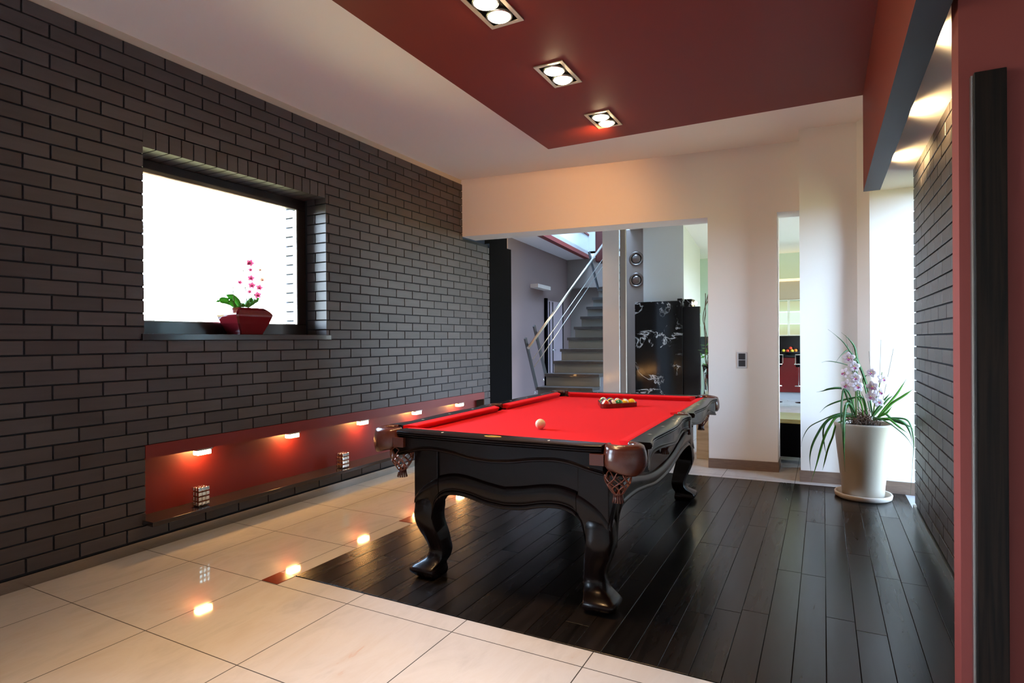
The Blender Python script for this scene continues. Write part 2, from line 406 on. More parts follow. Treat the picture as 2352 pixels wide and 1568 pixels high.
for (a, b, c, d) in [(WY0+.088, WY1-.088, 1.397, 1.403), (WY0+.088, WY1-.088, 2.353, 2.360), (WY1-.1, WY1-.088, 1.399, 2.357)]: bead.box(-.056, -.047, a, b, c, d)
bead.build('glazing_bead', STEEL, w1)

# back wall with its openings
def sb(mb, x0, x1, d0, d1, z0, z1, mi=0):
    return mb.prism([(x0,wy(x0,d0)),(x1,wy(x1,d0)),(x1,wy(x1,d1)),(x0,wy(x0,d1))], z0, z1, mi)
bw = MB(); XS0, XS1 = 3.443, 3.645
sb(bw, MF-.0, 2.83, 0, .31, 2.445, ZC); sb(bw, 2.83, XS0, 0, .31, 0, ZC); sb(bw, XS0, XS1, 0, .31, 2.445, ZC)
bw.build('wall_back', PLASTER, **ST)
MB().prism([(XS1,4.238),(4.083,4.282),(4.165,4.12),(4.72,4.12),(4.72,4.9),(XS1,4.9)], 0, ZC).build('wall_pier', PLASTER, **ST)
bb = MB(); sb(bb, 2.826, XS0+.008, -.012, 0, 0, .093); bb.box(XS0-.001, XS0+.008, wy(XS0)-.01, wy(XS0,.31), 0, .093)
bb.build('baseboard_back', SKIRT, **ST)
bb = MB(); bb.prism([(XS1-.008,4.226),(4.078,4.270),(4.083,4.282),(XS1,4.238)], 0, .1); bb.prism([(4.071,4.270),(4.155,4.108),(4.165,4.12),(4.083,4.282)], 0, .1)
bb.box(4.155, 4.66, 4.108, 4.12, 0, .1); bb.box(XS1-.008, XS1, 4.23, 4.9, 0, .1)
bb.build('baseboard_pier', SKIRT, **ST)

# right brick wall, alcove window beyond it, red wall in front
rw = MB(); rw.box(4.412, 4.68, .93, 3.54, .06, 2.455, 1); RX = 4.412
bricks(rw, .93, 3.55, 0, 30, lambda u, z, d: (RX-d, u, z), off=.06)
bricks(rw, 4.41, 4.68, 0, 30, lambda u, z, d: (u, 3.54+d, z), off=.02)
rw.v = [(x, y, min(z, 2.4549)) for x, y, z in rw.v]
rw.build('wall_right', [BRICK, MORTAR], **ST)
MB().box(4.388, 4.68, .93, 3.556, 0, .06).build('baseboard_right', STEEL, **ST)
window(2, 'x', 3.56, 4.12, .0, 2.455, 4.66, .03, .04, STEEL, (), TINTED)
MB().box(4.212, 8, .82, .93, 0, ZC).build('wall_red', REDW, **ST)

# far sides of the playroom behind the camera (with an unseen window added for cool fill light)
fwm = MB(); fwm.box(-.3, 8, -5.1, -4.9, 0, ZC); fwm.build('wall_front', PLASTER, **ST)
fwm = MB(); fwm.box(-.30, MF, -4.9, -3.1, 0, ZC).box(-.30, MF, -1.3, -1.0, 0, ZC).box(-.30, MF, -3.1, -1.3, 0, .35).box(-.30, MF, -3.1, -1.3, 2.6, ZC)
fwm.build('wall_left_front', PLASTER, **ST)
window(3, 'x', -3.1, -1.3, .35, 2.6, -.08, .08, .06, FRM, ())
MB().box(7.8, 8, -4.9, .82, 0, ZC).build('wall_east', PLASTER, **ST)

# hall behind the opening
HALL = mat('mauve_paint', (.30,.205,.185), .7)
TAUPE = mat('taupe_paint', (.27,.225,.195), .7)
GREYW = mat('pale_grey_paint', (.60,.62,.60), .6)
MINT = mat('pale_mint_paint', (.58,.68,.59), .6)
def hx(y): return -1.096-.0867*(y-7.78)
hw = MB(); hw.prism([(hx(5.2),5.2),(hx(11.4),11.4),(-2.2,11.4),(-2.2,5.2)], 0, ZC); hw.box(-1.6, .09, 5.37, 5.45, 0, ZC)
hw.build('wall_hall', HALL, **ST)
MB().box(.10, .186, 4.79, 5.36, 0, 2.452).build('wall_column', [DARKM], **ST)
MB().box(-2.0, .98, 11.08, 11.25, 2.46, ZC).box(-2.0, .98, 11.35, 11.5, 0, 2.47).box(-2.0,.98,11.08,11.36,2.44,2.462).build('wall_hall_back', TAUPE, **ST)
MB().box(-2.2, .12, 4.785, 5.37, 2.455, ZC).build('wall_hall_side', DARKM, **ST)
MB().box(.885, 1.215, 8.12, 11.2, 0, ZC).build('wall_vent', TAUPE, **ST)
MB().prism([(1.212,8.07),(1.862,8.07),(1.60,10.97),(1.212,10.97)], 0, ZC).build('wall_chimney', GREYW, **ST)
MB().box(1.095, 1.33, 6.38, 6.405, 0, ZC).build('wall_partition', mat('glossy_white_panel', (.62,.62,.64), .12), **ST)
MB().box(-2.2, -.30, 4.74, 4.783, 0, ZC).build('wall_outside', PLASTER, **ST)
MB().box(1.325, 1.402, 6.45, 6.50, 0, ZC).build('wall_partition_edge', TAUPE, **ST)
# stairwell above the ceiling: dark red edge, pale panels, glazed roof
sw = MB()
def swl(z0, z1, mi, t=.0): sw.prism([(-.37-t,6.6),(-.83-t,11.0),(-.93,11.0),(-.47,6.6)], z0, z1, mi)
swl(ZC-.012, ZC+.07, 0, -.012); swl(ZC+.07, ZC+.50, 1); swl(ZC+.50, ZC+.54, 0, -.02); swl(ZC+.54, ZC+.95, 1); swl(ZC+.95, ZC+1.2, 0, -.05); swl(ZC+1.2, 5.6, 1)
sw.box(-.9, 1.05, 6.45, 6.6, ZC+.15, 5.6, 1).box(.98, 1.15, 6.6, 11.0, ZC+.15, 5.6, 1).box(-1.0, 1.15, 11.0, 11.1, ZC+.1, 5.6, 1)
sw.build('wall_stairwell', [REDC, GREYW, REDC], **ST)
ca, cb = at(1366, 603, 10.1), at(1398, 603, 10.1)
MB().box(ca.x, cb.x, 10.1, 10.4, ca.z, 5.5).build('trim_4', mat('dark_red_beam', (.05,.006,.004), .4), bevel=.05, seg=4, **ST)
rf = window(4, 'y', 0, .1, 0, .1, 99, .01)      # glazed roof built flat below
for c in list(rf.children): bpy.data.objects.remove(c)
g = MB(); g.box(-1.0, 1.15, 6.5, 11.1, 5.6, 5.61); g.build('window_pane', PANE, rf)
g = MB()
for yy in (6.5, 8.0, 9.5, 11.0): g.box(-1.0, 1.15, yy, yy+.08, 5.61, 5.7)
g.box(-1.05,-.97,6.5,11.1,5.6,5.7).box(1.1,1.18,6.5,11.1,5.6,5.7); g.build('window_frame', FRM, rf)

# kitchen shell
ks = MB(); ks.box(4.7, 8, 4.8, 4.9, 0, ZC); ks.box(1.2, 8, 12.45, 12.6, 0, ZC).box(8-.2, 8, 4.9, 6.5, 0, ZC).box(7.8, 8, 11.0, 12.6, 0, ZC).box(7.8, 8, 6.5, 11.0, 0, .6).box(7.8, 8, 6.5, 11.0, 2.7, ZC)
ks.box(1.15, 1.25, 10.97, 12.5, 0, ZC); ks.build('wall_kitchen', MINT, **ST)
window(5, 'x', 6.5, 11.0, .6, 2.7, 7.9, .08, .06, FRM, (8.0, 9.5))  # unseen window, added to bring daylight into kitchen and hall

# light from the sky through the openings (portals only guide the sampling)
def portal(name, loc, rot, sx, sy):
    l = bpy.data.lights.new(name, 'AREA'); l.shape = 'RECTANGLE'; l.size = sx; l.size_y = sy; l.cycles.is_portal = True
    o = bpy.data.objects.new(name, l); COL.objects.link(o); o.location = loc; o.rotation_euler = rot; return o
portal('portal_left', (-.32,1.34,1.87), (0,-PI/2,0), 1.2, 1.6)
portal('portal_alcove', (4.72,3.84,1.24), (0,PI/2,0), 2.5, .6)
portal('portal_front', (-.33,-2.2,1.48), (0,-PI/2,0), 2.3, 1.9)
portal('portal_roof', (.05,8.8,5.8), (0,0,0), 2.3, 4.8)
portal('portal_kitchen', (8.05,8.75,1.65), (0,PI/2,0), 2.2, 4.6)

# ------------------------------------------------------------------ lamps
WARM = (1,.60,.28)
BULB = mat('lit_lamp_glass', (1,.9,.7), .3, emit=(1,.74,.42), es=110)
FRAMEM = mat('satin_nickel', (.55,.47,.38), .35, .6)
def spot(loc, power, size=2.15, blend=1.0, col=WARM, rad=.05, rot=(0,0,0), parent=None, nm='spot'):
    l = bpy.data.lights.new(nm, 'SPOT'); l.energy = power; l.spot_size = size; l.spot_blend = blend; l.color = col; l.shadow_soft_size = rad
    o = bpy.data.objects.new(nm, l); COL.objects.link(o); o.location = loc; o.rotation_euler = rot
    return o
SPOTW = 78
EXPOSURE = -0.2
dl = thing('ceiling_downlight', 'x', 'ceiling light', (2.298, 2.945, 3.0), 0, 'twin downlights in the dark red ceiling panel')
f = MB()
for (a, b, c, d) in [(-.1,.1,-.172,-.148), (-.1,.1,.148,.172), (-.1,-.076,-.148,.148), (.076,.1,-.148,.148)]: f.box(a, b, c, d, -.008, -.001)
f.build('frame', FRAMEM, dl)
MB().box(-.076, .076, -.148, .148, -.0035, -.001).build('housing', DARKM, dl)
for s in (-1, 1):
    b = MB(); b.lathe([(.001,-.032),(.02,-.0305),(.04,-.026),(.054,-.018),(.06,-.006)], 28, (0, s*.073, 0)); b.build('bulb', BULB, dl)
    b = MB(); b.lathe([(.059,-.004),(.061,-.013),(.067,-.014),(.071,-.010),(.071,-.004)], 28, (0, s*.073, 0)); b.build('ring', STEEL, dl)
dl['label'] = 'smallest twin downlight in the red ceiling, nearest its far corner'
DLY = [2.945, 2.045, 1.174]
dup(dl, (2.298, DLY[1], 3.0), None, 'middle twin downlight with starry glare in the red ceiling')
dup(dl, (2.298, DLY[2], 3.0), None, 'large twin downlight cut off by the top of the picture')
for y in DLY + [.30, -.57, -1.44]:
    for s in (-1, 1):
        tilt = (0, 0, 0)
        if y > 2.5: tilt = (Vector((1.1, 4.2, 2.35)) - Vector((2.298, y+s*.073, 2.955))).to_track_quat('-Z', 'Y').to_euler() if s > 0 else (.1, .0, 0)
        spot((2.298, y+s*.073, 2.975), SPOTW*(1.7 if y > 2.5 and s > 0 else 1.1 if y > 1 else 2.0 if y > 0 else .55 if y > -.7 else .25), 2.15 if y > 1 else 1.15, rot=tilt, col=(1,.42,.13) if y > 2.5 and s > 0 else WARM)

NLAMP = mat('lit_niche_glass', (1,.8,.5), .3, emit=(1,.52,.17), es=130)
nl = thing('niche_lamp', 'x', 'wall lamp', (.150, .99, .552), 0, 'small lamps under the red niche fascia')
MB().box(-.03, .03, -.055, .055, -.012, 0).build('housing', STEEL, nl)
MB().box(-.024, .028, -.048, .048, -.042, -.013).build('diffuser', NLAMP, nl, bevel=.004)
NLY = [.99, 1.745, 2.54, 3.34, 4.14]
NLL = ['lit niche lamp nearest the left end, above the first cube ornament', 'second lit niche lamp from the left, between the two cube ornaments', 'lit niche lamp above and right of the second cube ornament',
       'fourth lit niche lamp, just above the pool table corner rail', 'lit niche lamp at the far right end of the red niche']
for i, y in enumerate(NLY):
    if i: dup(nl, (.150, y, .552), None, NLL[i])
    else: nl['label'] = NLL[0]

for x, y in ((-.35,5.75),(.6,5.75)): spot((x, y, 3.05), 70, 2.3, 1, (1,.74,.55), .08, nm='hall_fill')  # added fill: bare spots out of view that brighten and warm the hall
# wall washers on the far face of the beam
wl = thing('wall_washer', 'x', 'wall lamp', (4.188, 2.20, 2.40), 0, 'up lights behind the beam')
MB().box(0, .016, -.03, .03, -.045, -.012).build('housing', DARKM, wl, bevel=.003)
MB().box(.002, .014, -.026, .026, -.012, -.008).build('diffuser', BULB, wl)
wl['label'] = 'hidden wall washer on the beam lighting the soffit in the middle'
for y, lb in ((3.12, 'hidden wall washer on the beam nearest the alcove'), (1.33, 'hidden wall washer on the beam next to the red wall')):
    dup(wl, (4.188, y, 2.40), None, lb)
for y in (2.20, 3.12, 1.33):
    spot((4.212, y, 2.408), 20, 2.5, .6, (1,.70,.32), .02, (0,-PI/2-.35,0), nm='washer')

for i_, o_ in enumerate([q for q in bpy.data.objects if q.name.startswith('wall_washer')]):
    for k_ in ('label', 'category', 'group'):
        if k_ in o_: del o_[k_]
    o_['kind'] = 'structure'; o_.name = 'trim_%d' % (5+i_)  # these are the wall washer lamps, only filed under trim
# ------------------------------------------------------------------ pool table (local frame: x across, y along)
TR = math.radians(1.3)
tb = thing('pool_table', 'black carved wooden pool table with red cloth and leather drop pockets', 'pool table', (2.405, 2.135, 0.004), TR)
TZB = .758           # cloth height above the floor
RT_, RZ = .796, .796
# playing bed with cut corners
bed = MB(); c = .085
poly = [(-.63+c,-1.175),(.63-c,-1.175),(.63,-1.175+c),(.63,-.06),(.60,-.03),(.60,.03),(.63,.06),(.63,1.175-c),(.63-c,1.175),(-.63+c,1.175),(-.63,1.175-c),(-.63,.06),(-.60,.03),(-.60,-.03),(-.63,-.06),(-.63,-1.175+c)]
bed.prism(poly, TZB-.03, TZB); bed.build('playing_cloth', CLOTH, tb)
# cushions
def cushion(p0, p1, nrm, m0, m1):
    """p0,p1 wood line ends (xy); nrm towards the field; m0,m1 set back of nose ends"""
    p0 = Vector((*p0,0)); p1 = Vector((*p1,0)); nv = Vector((*nrm,0)); t = (p1-p0).normalized()
    def sec(p, d, mm):
        return [tuple(p - nv*.004 + Vector((0,0,RZ-.001))), tuple(p + nv*.012 + t*d*mm*.2 + Vector((0,0,RZ+.001))), tuple(p + nv*.050 + t*d*mm*.9 + Vector((0,0,RZ-.004))),
                tuple(p + nv*.056 + t*d*mm + Vector((0,0,RZ-.009))), tuple(p + nv*.052 + t*d*mm*.95 + Vector((0,0,RZ-.016))), tuple(p + nv*.030 + t*d*mm*.5 + Vector((0,0,TZB-.002))), tuple(p - nv*.004 + Vector((0,0,TZB-.002)))]
    mb = MB(); s0, s1 = sec(p0, 1, m0), sec(p1, -1, m1)
    if t.cross(nv).z < 0: s0, s1 = s1, s0
    mb.loft([s0, s1], smooth=False); return mb
for sx in (-1, 1):
    for sy in (-1, 1):
        a, b = (sx*.620, sy*.065), (sx*.620, sy*1.095)
        cushion(a, b, (-sx, 0), .015, .045).build('cushion', CLOTH, tb, bevel=.002)
for sy in (-1, 1):
    cushion((-.545, sy*1.168), (.545, sy*1.168), (0, -sy), .045, .045).build('cushion', CLOTH, tb, bevel=.002)
# wooden rails: moulded edge swept along a serpentine outline
EDGE_S = [(0,.722),(.035,.719),(.09,.705),(.17,.698),(.35,.708),(.55,.718),(.72,.709),(.86,.697),(.93,.703),(.97,.716),(1,.719)]
EDGE_E = [(0,1.262),(.06,1.268),(.25,1.272),(.5,1.284),(.75,1.272),(.94,1.268),(1,1.262)]
BOT_S = [(0,.668),(.07,.685),(.18,.712),(.28,.718),(.45,.705),(.65,.690),(.82,.702),(.94,.716),(1,.712)]
BOT_E = [(0,.668),(.05,.682),(.13,.705),(.2,.712),(.3,.704),(.4,.688),(.5,.682),(.6,.688),(.7,.704),(.8,.712),(.87,.705),(.95,.682),(1,.668)]
def rail(l0, l1, inner, edge, place, name, mb2, bot, N=36, flare=(0,0), rev=False):
    secs = []; sap = []
    for i in range(N+1):
        t = i/N; e = interp(edge, t)
        # ends turn in towards the pocket
        tin = max(0, 1-t*14)*flare[0] + max(0, 1-(1-t)*14)*flare[1]
        e2 = e - tin
        l = l0+(l1-l0)*t
        zt = RZ
        sec = [(inner,zt-.03),(inner,zt),(e2-.006,zt),(e2-.001,zt-.002),(e2+.001,zt-.006),(e2-.006,zt-.0085),(e2+.003,zt-.0105),(e2+.004,zt-.0155),(e2-.006,zt-.018),(e2+.001,zt-.0205),(e2+.001,zt-.0245),(e2-.004,zt-.028),(e2-.02,zt-.031)]
        secs.append([place(l, o, z) for o, z in sec])
        zb = interp(bot, t)-.004
        ea = e2-.017
        sec = [(inner-.03,zt-.03),(ea-.004,zt-.03),(ea,zt-.034),(ea,zb+.020),(ea+.003,zb+.017),(ea+.001,zb+.013),(ea+.007,zb+.009),(ea+.007,zb+.004),(ea+.002,zb),(inner-.03,zb)]
        sap.append([place(l, o, z) for o, z in sec])
    a = MB(); a.loft(secs); a.build('rail', BLACKW, tb, sharp=38)
    a = MB(); a.loft(sap); a.build('apron', BLACKW, tb, sharp=38)
for sx in (-1, 1):
    for sy in (-1, 1):
        fl = lambda l, o, z, sx=sx: (sx*o, l, z)
        flip = sx*sy
        ed, bo = EDGE_S, BOT_S
        if flip > 0: rail(sy*1.085, sy*.058, .621, ed, fl, 'rail', tb, bo, flare=(.0,.0))
        else:
            # run the other way so that faces point outwards
            edr = [(1-t, v) for t, v in reversed(ed)]; bor = [(1-t, v) for t, v in reversed(bo)]
            rail(sy*.058, sy*1.085, .621, edr, fl, 'rail', tb, bor, flare=(.0,.0))
for sy in (-1, 1):
    fl = lambda l, o, z, sy=sy: (l*(-sy), sy*o, z)
    rail(-.545, .545, 1.169, EDGE_E, fl, 'rail', tb, BOT_E, N=44, flare=(.012,.012))
# sights
sg = []
for sx in (-1, 1):
    for k in (-3,-2,-1,1,2,3):
        cx, cy = sx*.66, k*.285; sg.append(MB().add([(cx-.013,cy,RZ+.0008),(cx,cy-.006,RZ+.0008),(cx+.013,cy,RZ+.0008),(cx,cy+.006,RZ+.0008)], [(0,1,2,3)]))
for sy in (-1, 1):
    for k in ((-1,1) if sy < 0 else (-1,0,1)):
        cx, cy = k*.287, sy*1.22; sg.append(MB().add([(cx-.006,cy,RZ+.0008),(cx,cy-.013,RZ+.0008),(cx+.006,cy,RZ+.0008),(cx,cy+.013,RZ+.0008)], [(0,1,2,3)]))
for s in sg: s.build('sight', PEARL, tb)
# brass plate with scribbled lettering
np_ = MB()
prof = []
vs = [(.035*math.cos(2*PI*i/32)*1.3, -1.225+.021*math.sin(2*PI*i/32), RZ+.0012) for i in range(32)]
np_.add(vs, [tuple(range(32))]); plt = np_.build('name_plate', GOLD, tb)
lt = MB(); random.seed(3)
for i in range(9):
    x = -.028+i*.007
    lt.tube([(x,-1.229,RZ+.0016),(x+.002,-1.221,RZ+.0016),(x+.004,-1.228,RZ+.0016),(x+.0065,-1.222,RZ+.0016)], .0006, 5)
lt.build('engraving', DARKM, plt)
# cabinet
MB().box(-.52,.52,-1.105,1.105,.475,.74).build('cabinet', BLACKW, tb)
AZT = [(0,.535),(.1,.549),(.2,.568),(.27,.574),(.33,.567),(.4,.545),(.48,.497),(.53,.440),(.56,.37)]
AZB = [(0,.420),(.1,.430),(.2,.452),(.27,.459),(.32,.455),(.37,.436),(.405,.395),(.42,.34),(.43,.27)]
SZT = [(0,.472),(.2,.480),(.4,.503),(.6,.540),(.78,.566),(.9,.560),(.97,.540),(1.04,.505),(1.09,.455),(1.14,.37)]
SZB = [(0,.385),(.2,.392),(.45,.425),(.65,.446),(.85,.450),(.93,.438),(.975,.40),(1.0,.33),(1.01,.27)]
def archsec(zt, zb, o, i):
    h = zt-zb
    return [(i,zb),(i,zt),(o-.035,zt),(o-.016,zt-.004),(o-.004,zt-.016),(o+.002,zt-.036),(o,zt-.06 if h > .1 else zt-h*.6),(o-.003,zb+.034),(o-.008,zb+.029),(o-.008,zb+.025),(o-.001,zb+.020),(o+.002,zb+.012),(o,zb+.004),(o-.006,zb)]
def archloft(a0, a1, N, zt, zb, o, i, place):
    mb = MB(); secs = []
    for k in range(N+1):
        a = a0+(a1-a0)*k/N
        secs.append([place(a, q, z) for q, z in archsec(interp(zt, abs(a)), interp(zb, abs(a)), o, i)])
    return mb.loft(secs)
for s in (-1, 1):
    archloft(-.378, .378, 48, AZT, AZB, 1.122, 1.00, (lambda a, q, z, s=s: (-s*a, s*q, z))).build('carved_arch', BLACKW, tb, sharp=40)
    archloft(-.965, .965, 72, SZT, SZB, .540, .44, (lambda a, q, z, s=s: (s*q, s*a, z))).build('carved_arch', BLACKW, tb, sharp=40)
# cabriole legs
LEG = [ # z, outward offset of the outer corner from (.54, 1.122), side
 (.0,-.012,.115),(.012,.004,.135),(.03,.020,.152),(.05,.022,.150),(.065,.006,.135),(.085,-.028,.112),(.11,-.047,.100),(.14,-.052,.098),(.18,-.042,.102),(.22,-.026,.112),(.26,-.010,.119),(.30,.001,.122),(.335,.004,.124),(.365,.001,.124),(.40,-.001,.122),(.425,-.008,.11),(.46,-.05,.08)]
def cabriole(sx, sy):
    mb = MB(); secs = []
    zs = [.0,.006,.012,.02,.03,.04,.05,.058,.065,.075,.085,.097,.11,.125,.14,.16,.18,.2,.22,.24,.26,.28,.3,.32,.34,.36,.38,.4,.42,.44]
    oo = [(z,o) for z,o,_ in LEG]; ss = [(z,q) for z,_,q in LEG]
    for z in zs:
        o, q = interp(oo, z), interp(ss, z)
        X, Y = .540+o, 1.122+o; r = .016
        pts = [(X-q,Y-q),(X-r*.6,Y-q),(X,Y-q+r),(X,Y-r*1.6),(X-r*.45,Y-r*.45),(X-r*1.6,Y),(X-q+r*.6,Y),(X-q,Y-r*.6)]
        secs.append([(sx*a, sy*b, z) for a, b in pts])
    if sx*sy < 0: secs = [list(reversed(s_)) for s_ in secs]
    mb.loft(secs)
    # shoulders running into the arches
    def sh(a0, a1, zt, zb, o, i, place):
        S = []
        for k in range(15):
            a = a0+(a1-a0)*k/14
            lim = .432 if o > 1 else 1.012
            zb_ = interp(zb, a) if a <= lim else min(.365, .27+(a-lim)*8); zt_ = max(interp(zt, a), zb_+.04)
            sc_ = archsec(zt_, zb_, o+.0006, i)
            if a > lim: sc_ = sc_[:7] + [(min(q, o-.012), z) for q, z in sc_[7:]]
            S.append([place(a, q, z) for q, z in sc_])
        return S
    S = sh(.381, .531, AZT, AZB, 1.122, 1.02, lambda a, q, z: (sx*a, sy*q, z)); mb.loft(S if sx*sy < 0 else [list(reversed(q)) for q in S])
    S = sh(.968, 1.112, SZT, SZB, .540, .45, lambda a, q, z: (sx*q, sy*a, z)); mb.loft(S if sx*sy > 0 else [list(reversed(q)) for q in S])
    mb.build('leg', BLACKW, tb, sharp=48)
    MB().box(sx*.386, sx*.534, sy*.965, sy*1.117, .42, .745).build('corner_post', BLACKW, tb, bevel=.004)
for sx in (-1, 1):
    for sy in (-1, 1): cabriole(sx, sy)
# pockets
def net(mb, c, z0=.70, z1=.575):
    prof = [(z0,.058),(z0-.03,.060),(z0-.06,.058),(z0-.085,.050),(z1+.018,.036),(z1,.024)]
    def rad(t):
        tab = [((z0-z)/(z0-z1), r) for z, r in prof]; return interp(tab, t)
    for d in (-1, 1):
        for k in range(8):
            pts = []
            for i in range(17):
                t = i/16; a = 2*PI*k/8 + d*t*2.2 + .13*math.sin(t*PI*3.2)*d
                pts.append((c[0]+rad(t)*math.cos(a), c[1]+rad(t)*math.sin(a), z0+(z1-z0)*t))
            mb.tube(pts, .0042, 6, flat=.6)
    return mb
def tassel(mb, c, z):
    mb.lathe([(.001,z+.012),(.022,z+.012),(.024,z+.004),(.0215,z-.004),(.001,z-.004)], 20, c)
    for k in range(14):
        a = 2*PI*k/14
        p = [(c[0]+r*math.cos(a), c[1]+r*math.sin(a), zz) for r, zz in ((.020,z),(.022,z-.018),(.027,z-.036))]
        mb.tube(p, .0046, 6, flat=.4)
    return mb
def corner_pocket(sx, sy):
    c = (sx*.612, sy*1.172, 0)
    mid = math.atan2(sy, sx); a0, a1 = mid-1.95, mid+1.95
    mb = MB()
    N = 30; secs = []
    for j in range(N+1):
        a = a0+(a1-a0)*j/N; fr = abs(a-mid)/1.95
        grow = .012*math.cos((a-mid)*1.0) if abs(a-mid) < PI/2 else 0
        zb = .688 - .010*math.cos((a-mid)*2.6) + .03*max(0, fr-.62)/.38*2.2
        rr = lambda r: r*(1-.22*max(0, fr-.6)/.4)
        prof = [(.052,.775),(.054,.797),(.064,.806),(.078,.806),(.090+grow,.797),(.0955+grow,.785),(.0955+grow,.781),(.098+grow,.776),(.103+grow,.745),(.102+grow,.715),(.094+grow,zb+.006),(.088+grow,zb),(.082+grow,zb+.006),(.085,.76),(.07,.775)]
        secs.append([(c[0]+rr(r)*math.cos(a), c[1]+rr(r)*math.sin(a), z-.003) for r, z in prof])
    mb.loft(secs)
    pk = mb.build('corner_pocket', LEATHER, tb)
    MB().box(sx*.495, sx*.56, sy*1.2665, sy*1.235, .712, .762).build('leather_tab', LEATHER, pk, bevel=.002)
    cc = (sx*.588, sy*1.150, 0)
    m2 = MB(); m2.lathe([(.056,.757),(.058,.70),(.05,.66)], 24, cc); m2.build('pocket_liner', DARKM, pk)
    net(MB(), cc).build('pocket_net', LEATHERN, pk)
    tassel(MB(), cc, .570).build('tassel', LEATHER, pk)
for sx in (-1, 1):
    for sy in (-1, 1): corner_pocket(sx, sy)
for sx in (-1, 1):
    mb = MB(); secs = []
    mid = 0 if sx > 0 else PI; c = (sx*.628, 0, 0)
    for j in range(25):
        a = mid-1.75+3.5*j/24
        prof = [(.044,.778),(.045,.795),(.052,.801),(.060,.801),(.068,.795),(.070,.780),(.064,.770),(.05,.772)]
        secs.append([(c[0]+r*math.cos(a), r*math.sin(a)*.95, z) for r, z in prof])
    mb.loft(secs); pk = mb.build('side_pocket', LEATHER, tb)
    fl = MB()
    secs = []
    for z, hw, o in ((.793,.052,.690),(.785,.054,.702),(.76,.052,.706),(.72,.047,.706),(.69,.038,.704),(.672,.022,.700)):
        secs.append([(sx*(o-.006),-hw,z),(sx*o,-hw*.6,z),(sx*(o+.005),0,z),(sx*o,hw*.6,z),(sx*(o-.006),hw,z),(sx*(o-.014),0,z)])
    if sx > 0: secs = [list(reversed(q)) for q in secs]
    fl.loft(list(reversed(secs))); fl.build('leather_flap', LEATHER, pk)
    cc = (sx*.548, 0, 0)
    net(MB(), cc, .69, .585).build('pocket_net', LEATHERN, pk)
    tassel(MB(), cc, .580).build('tassel', LEATHER, pk)

# ------------------------------------------------------------------ balls and rack
TM = Matrix.Translation((2.405, 2.135, .004)) @ Matrix.Rotation(TR, 4, 'Z')
BR = .0286; BZ = TZB + BR
def ball_material(name, col, stripe=False, spot=True):
    M = mat(name, col, .06, coat=.5); n, L, b = nodes(M)
    t = n.new('ShaderNodeTexCoord'); s_ = n.new('ShaderNodeSeparateXYZ'); L.new(t.outputs['Object'], s_.inputs[0])
    mx = n.new('ShaderNodeMixRGB'); mx.inputs['Color1'].default_value = (*col,1); mx.inputs['Color2'].default_value = (.8,.74,.58,1)
    # white number disc at +X and -X
    ab = n.new('ShaderNodeMath'); ab.operation = 'ABSOLUTE'; L.new(s_.outputs['X'], ab.inputs[0])
    g = n.new('ShaderNodeMath'); g.operation = 'GREATER_THAN'; g.inputs[1].default_value = BR*.93; L.new(ab.outputs[0], g.inputs[0])
    out = g
    if stripe:
        az = n.new('ShaderNodeMath'); az.operation = 'ABSOLUTE'; L.new(s_.outputs['Z'], az.inputs[0])
        g2 = n.new('ShaderNodeMath'); g2.operation = 'GREATER_THAN'; g2.inputs[1].default_value = BR*.70; L.new(az.outputs[0], g2.inputs[0])
        mm = n.new('ShaderNodeMath'); mm.operation = 'MAXIMUM'; L.new(g.outputs[0], mm.inputs[0]); L.new(g2.outputs[0], mm.inputs[1]); out = mm
    if spot: L.new(out.outputs[0], mx.inputs['Fac'])
    else: mx.inputs['Fac'].default_value = 0
    L.new(mx.outputs['Color'], b.inputs['Base Color']); return M
def ball(name, loc, M, label, rot=(0,0,0)):
    o = MB().sphere((0,0,0), BR, 32, 20).build(name, M)
    o.location = TM @ Vector(loc); o.rotation_euler = rot
    return tag(o, label, 'billiard ball', None if name == 'cue_ball' else 'racked billiard balls')
ball('cue_ball', (.014, -.695, BZ+.0012), ball_material('cue_white', (.86,.76,.55), spot=False), 'cream white cue ball alone on the red cloth')
V1 = Vector((.026,.362)); A = Vector((.184,.239)).normalized(); Bv = Vector((A.x*.5-A.y*.866, A.y*.5+A.x*.866))
inset = .011
start = V1 + (A+Bv).normalized()*(BR*2+inset)*1.0
C = dict(y=(.80,.50,.02), bl=(.02,.05,.25), r=(.55,.03,.015), pu=(.10,.01,.06), o=(.80,.24,.02), g=(.01,.20,.05), ma=(.22,.015,.02), bk=(.01,.01,.012))
